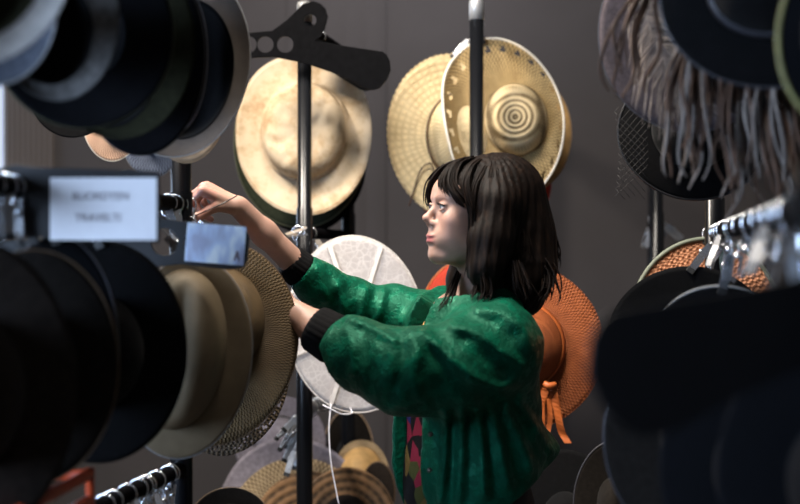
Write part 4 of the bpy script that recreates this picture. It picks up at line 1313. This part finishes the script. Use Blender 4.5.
d = d+.0012*np.sin(an*34+3*np.sin(lz*14))+.0008*np.sin(an*71+3*np.sin(lz*20+1))+.004*np.sin(lz*45+an*5)*np.clip((-.06-lz)/.1, 0, 1)
fc = np.sqrt(((lx-.118)/.088)**2+(ly/.135)**2+((lz+.045)/.105)**2)
d = np.maximum(d, (1-fc)*.08)
HF.D = d.astype(np.float32)
V, F_ = HF.mesh(); hv = V
g = G(); rs = random.Random(5)
def lock(pts, n, spread, r, jit=.004, sides=5):
    base = smoothpath([Vector(p) for p in pts], 6)
    for _ in range(n):
        o = Vector((rs.gauss(0, 1), rs.gauss(0, 1), rs.gauss(0, .6)))*spread
        ph, am, fq = rs.uniform(0, 6.28), rs.uniform(.3, 1)*jit, rs.uniform(.25, .5)
        cut = rs.uniform(.82, 1.0); m = max(4, int(len(base)*cut))
        pp = []
        for i, p in enumerate(base[:m]):
            t = i/len(base)
            pp.append(p+o*(.35+.65*t)+Vector((math.sin(i*fq+ph), math.cos(i*fq*.8+ph), 0))*am*t+woff)
        g.tube(pp, [r*(.7+.3*math.sin(math.pi*min(1, i/(m-1)*.9+.1))) if i < m-3 else r*(m-1-i)/3*.7+.0001 for i in range(m)], sides, cap=False)
# strands that fall from the parting round the back
for q in range(620):
    az = rs.uniform(-.35, 3.4)                        # 0 = her near side, pi/2 = back, pi = far side
    y_, x_ = math.cos(az), -math.sin(az)
    pts = []
    r0 = rs.uniform(.985, 1.03)
    for el in (86, 62, 38, 14):
        e_ = R(el)
        pts.append(H(-.030+.122*r0*math.cos(e_)*x_+(.02 if el > 70 else 0), .090*r0*math.cos(e_)*y_, .036+.096*r0*math.sin(e_)))
    e3 = pts[-1]
    drop = rs.uniform(.15, .185)
    out_ = np.array((.030*max(0, math.sin(az)), -.012*y_, 0))
    if y_ > .35: out_ += np.array((-.010, .0, 0))
    pts.append(e3+out_*.6+np.array((.004*rs.uniform(-1, 1), 0, -drop*.42)))
    pts.append(e3+out_*1.05+np.array((.010*rs.uniform(-1, 1), .008*rs.uniform(-1, 1), -drop*.78)))
    pts.append(e3+out_*.7+np.array((.022*rs.uniform(-1, 1), .02*rs.uniform(-1, 1), -drop*1.02)))
    lock(pts, 1, .002, .0015, .006, 4)
# fringe: near side sweep, far side sweep, and the face-framing locks
lock([H(.010, .03, .120), H(.040, .055, .098), H(.055, .070, .060), H(.046, .080, .020), H(.034, .084, -.02)], 44, .0065, .0018, .002)
lock([H(.020, .01, .124), H(.062, .028, .106), H(.082, .050, .062), H(.070, .068, .030), H(.046, .078, .006)], 64, .0070, .0019, .002)
lock([H(.030, .02, .122), H(.075, .030, .092), H(.090, .042, .055), H(.078, .058, .026)], 36, .0050, .0018, .002)
lock([H(.030, .00, .124), H(.072, .015, .100), H(.094, .022, .066), H(.092, .034, .040)], 26, .0045, .0017, .002)
lock([H(.018, -.01, .125), H(.068, -.018, .104), H(.094, -.030, .068), H(.090, -.046, .034), H(.076, -.058, .004)], 50, .0060, .0018, .002)
lock([H(.006, .055, .105), H(.034, .078, .060), H(.038, .083, .010), H(.030, .083, -.05), H(.026, .080, -.10), H(.030, .078, -.15)], 40, .006, .0018, .004)
lock([A(478, 215, 2.985), A(474, 240, 2.98), A(474, 262, 2.975), A(478, 284, 2.965), A(472, 304, 2.94)], 34, .006, .0018, .006)
lock([A(486, 230, 2.95), A(484, 262, 2.945), A(488, 290, 2.94), A(482, 303, 2.93)], 30, .010, .0019, .006)
lock([A(462, 262, 3.15), A(456, 280, 3.16), A(450, 296, 3.15), A(438, 312, 3.13)], 36, .006, .0016, .006)
lock([A(463, 258, 3.10), A(456, 280, 3.05), A(449, 300, 3.0), A(440, 316, 2.985)], 30, .006, .0016, .006)
lock([A(458, 268, 3.13), A(452, 288, 3.12), A(447, 306, 3.09), A(444, 318, 3.07)], 22, .005, .0015, .006)
lock([A(536, 250, 3.03), A(547, 272, 3.02), A(549, 290, 3.01), A(543, 305, 3.0)], 26, .012, .0019, .010)
lock([A(515, 262, 2.97), A(520, 285, 2.96), A(524, 303, 2.96)], 30, .014, .0019, .008)
nv = len(hv)
# fuse volume and strands into the single hair mesh
allv = [Vector(p)+woff for p in hv]+g.v
allf = [tuple(int(i) for i in f) for f in F_]+[tuple(i+nv for i in f) for f in g.f]
mesh_obj('hair', allv, allf, M['hair'], woman)

# thin dark wire she holds
t = G().tube([P(194, 216, 3.01), P(205, 211.5, 3.0), P(222, 204, 2.995), P(237, 195.5, 2.99)], .0014, 7).build('wire_pin', M['blackpaint'], None)
tag(t, 'thin dark wire held in the woman\'s raised hand', 'wire')

# ------------------------------------------------------------------ light and camera
def area(name, loc, target, size, power, col, sy=None):
    l = bpy.data.lights.new(name, 'AREA'); l.energy = power; l.color = col
    l.shape = 'RECTANGLE'; l.size = size; l.size_y = sy or size
    o = bpy.data.objects.new(name, l); COL.objects.link(o)
    o.location = loc
    o.rotation_euler = (Vector(target)-Vector(loc)).to_track_quat('-Z', 'Y').to_euler()
    return o
area('ceiling_lamp', (-1.25, 3.15, 3.1), (0, 3.8, 1.5), .40, 88, (1.0, .90, .78))
area('aisle_fill', (-.10, 2.75, 3.2), (.1, 3.6, 1.4), .6, 24, (1.0, .92, .82))  # second overhead light, added to lift hair, sleeve tops and straw hats
bpy.data.lights['aisle_fill'].spread = R(84)
area('wall_lamp', (.0, 5.3, 3.2), (.0, 6.2, 2.5), .6, 14, (.95, .95, 1.0))
area('window_daylight', (-2.5, .7, 1.7), (-.45, 2.05, 1.5), 1.3, 27, (.55, .72, 1.0), 1.4)
area('window_back_daylight', (-2.1, 6.0, 1.8), (0, 3.2, 1.4), .8, 18, (.60, .76, 1.0), 1.5)
area('front_fill', (.3, -.4, 3.1), (.1, 3.2, 1.3), .8, 4, (1, .96, .92))  # weak fill added from the camera side, no known fixture
bpy.data.lights['window_daylight'].spread = R(70)
W = bpy.data.worlds.new('world'); SC.world = W; W.use_nodes = True
W.node_tree.nodes['Background'].inputs[0].default_value = (.5, .6, .8, 1)
W.node_tree.nodes['Background'].inputs[1].default_value = .02
cam = bpy.data.cameras.new('camera'); co = bpy.data.objects.new('camera', cam); COL.objects.link(co)
co.location = (0, 0, CZ); co.rotation_euler = (math.pi/2, 0, 0)
cam.sensor_width = 36; cam.lens = 36*FPX/800; cam.clip_start = .05
cam.dof.use_dof = True; cam.dof.focus_distance = 3.3; cam.dof.aperture_fstop = 2.25
SC.camera = co
SC.view_settings.view_transform = 'Standard'; SC.view_settings.look = 'None'
SC.view_settings.gamma = 1; SC.view_settings.exposure = 0; SC.view_settings.use_curve_mapping = False
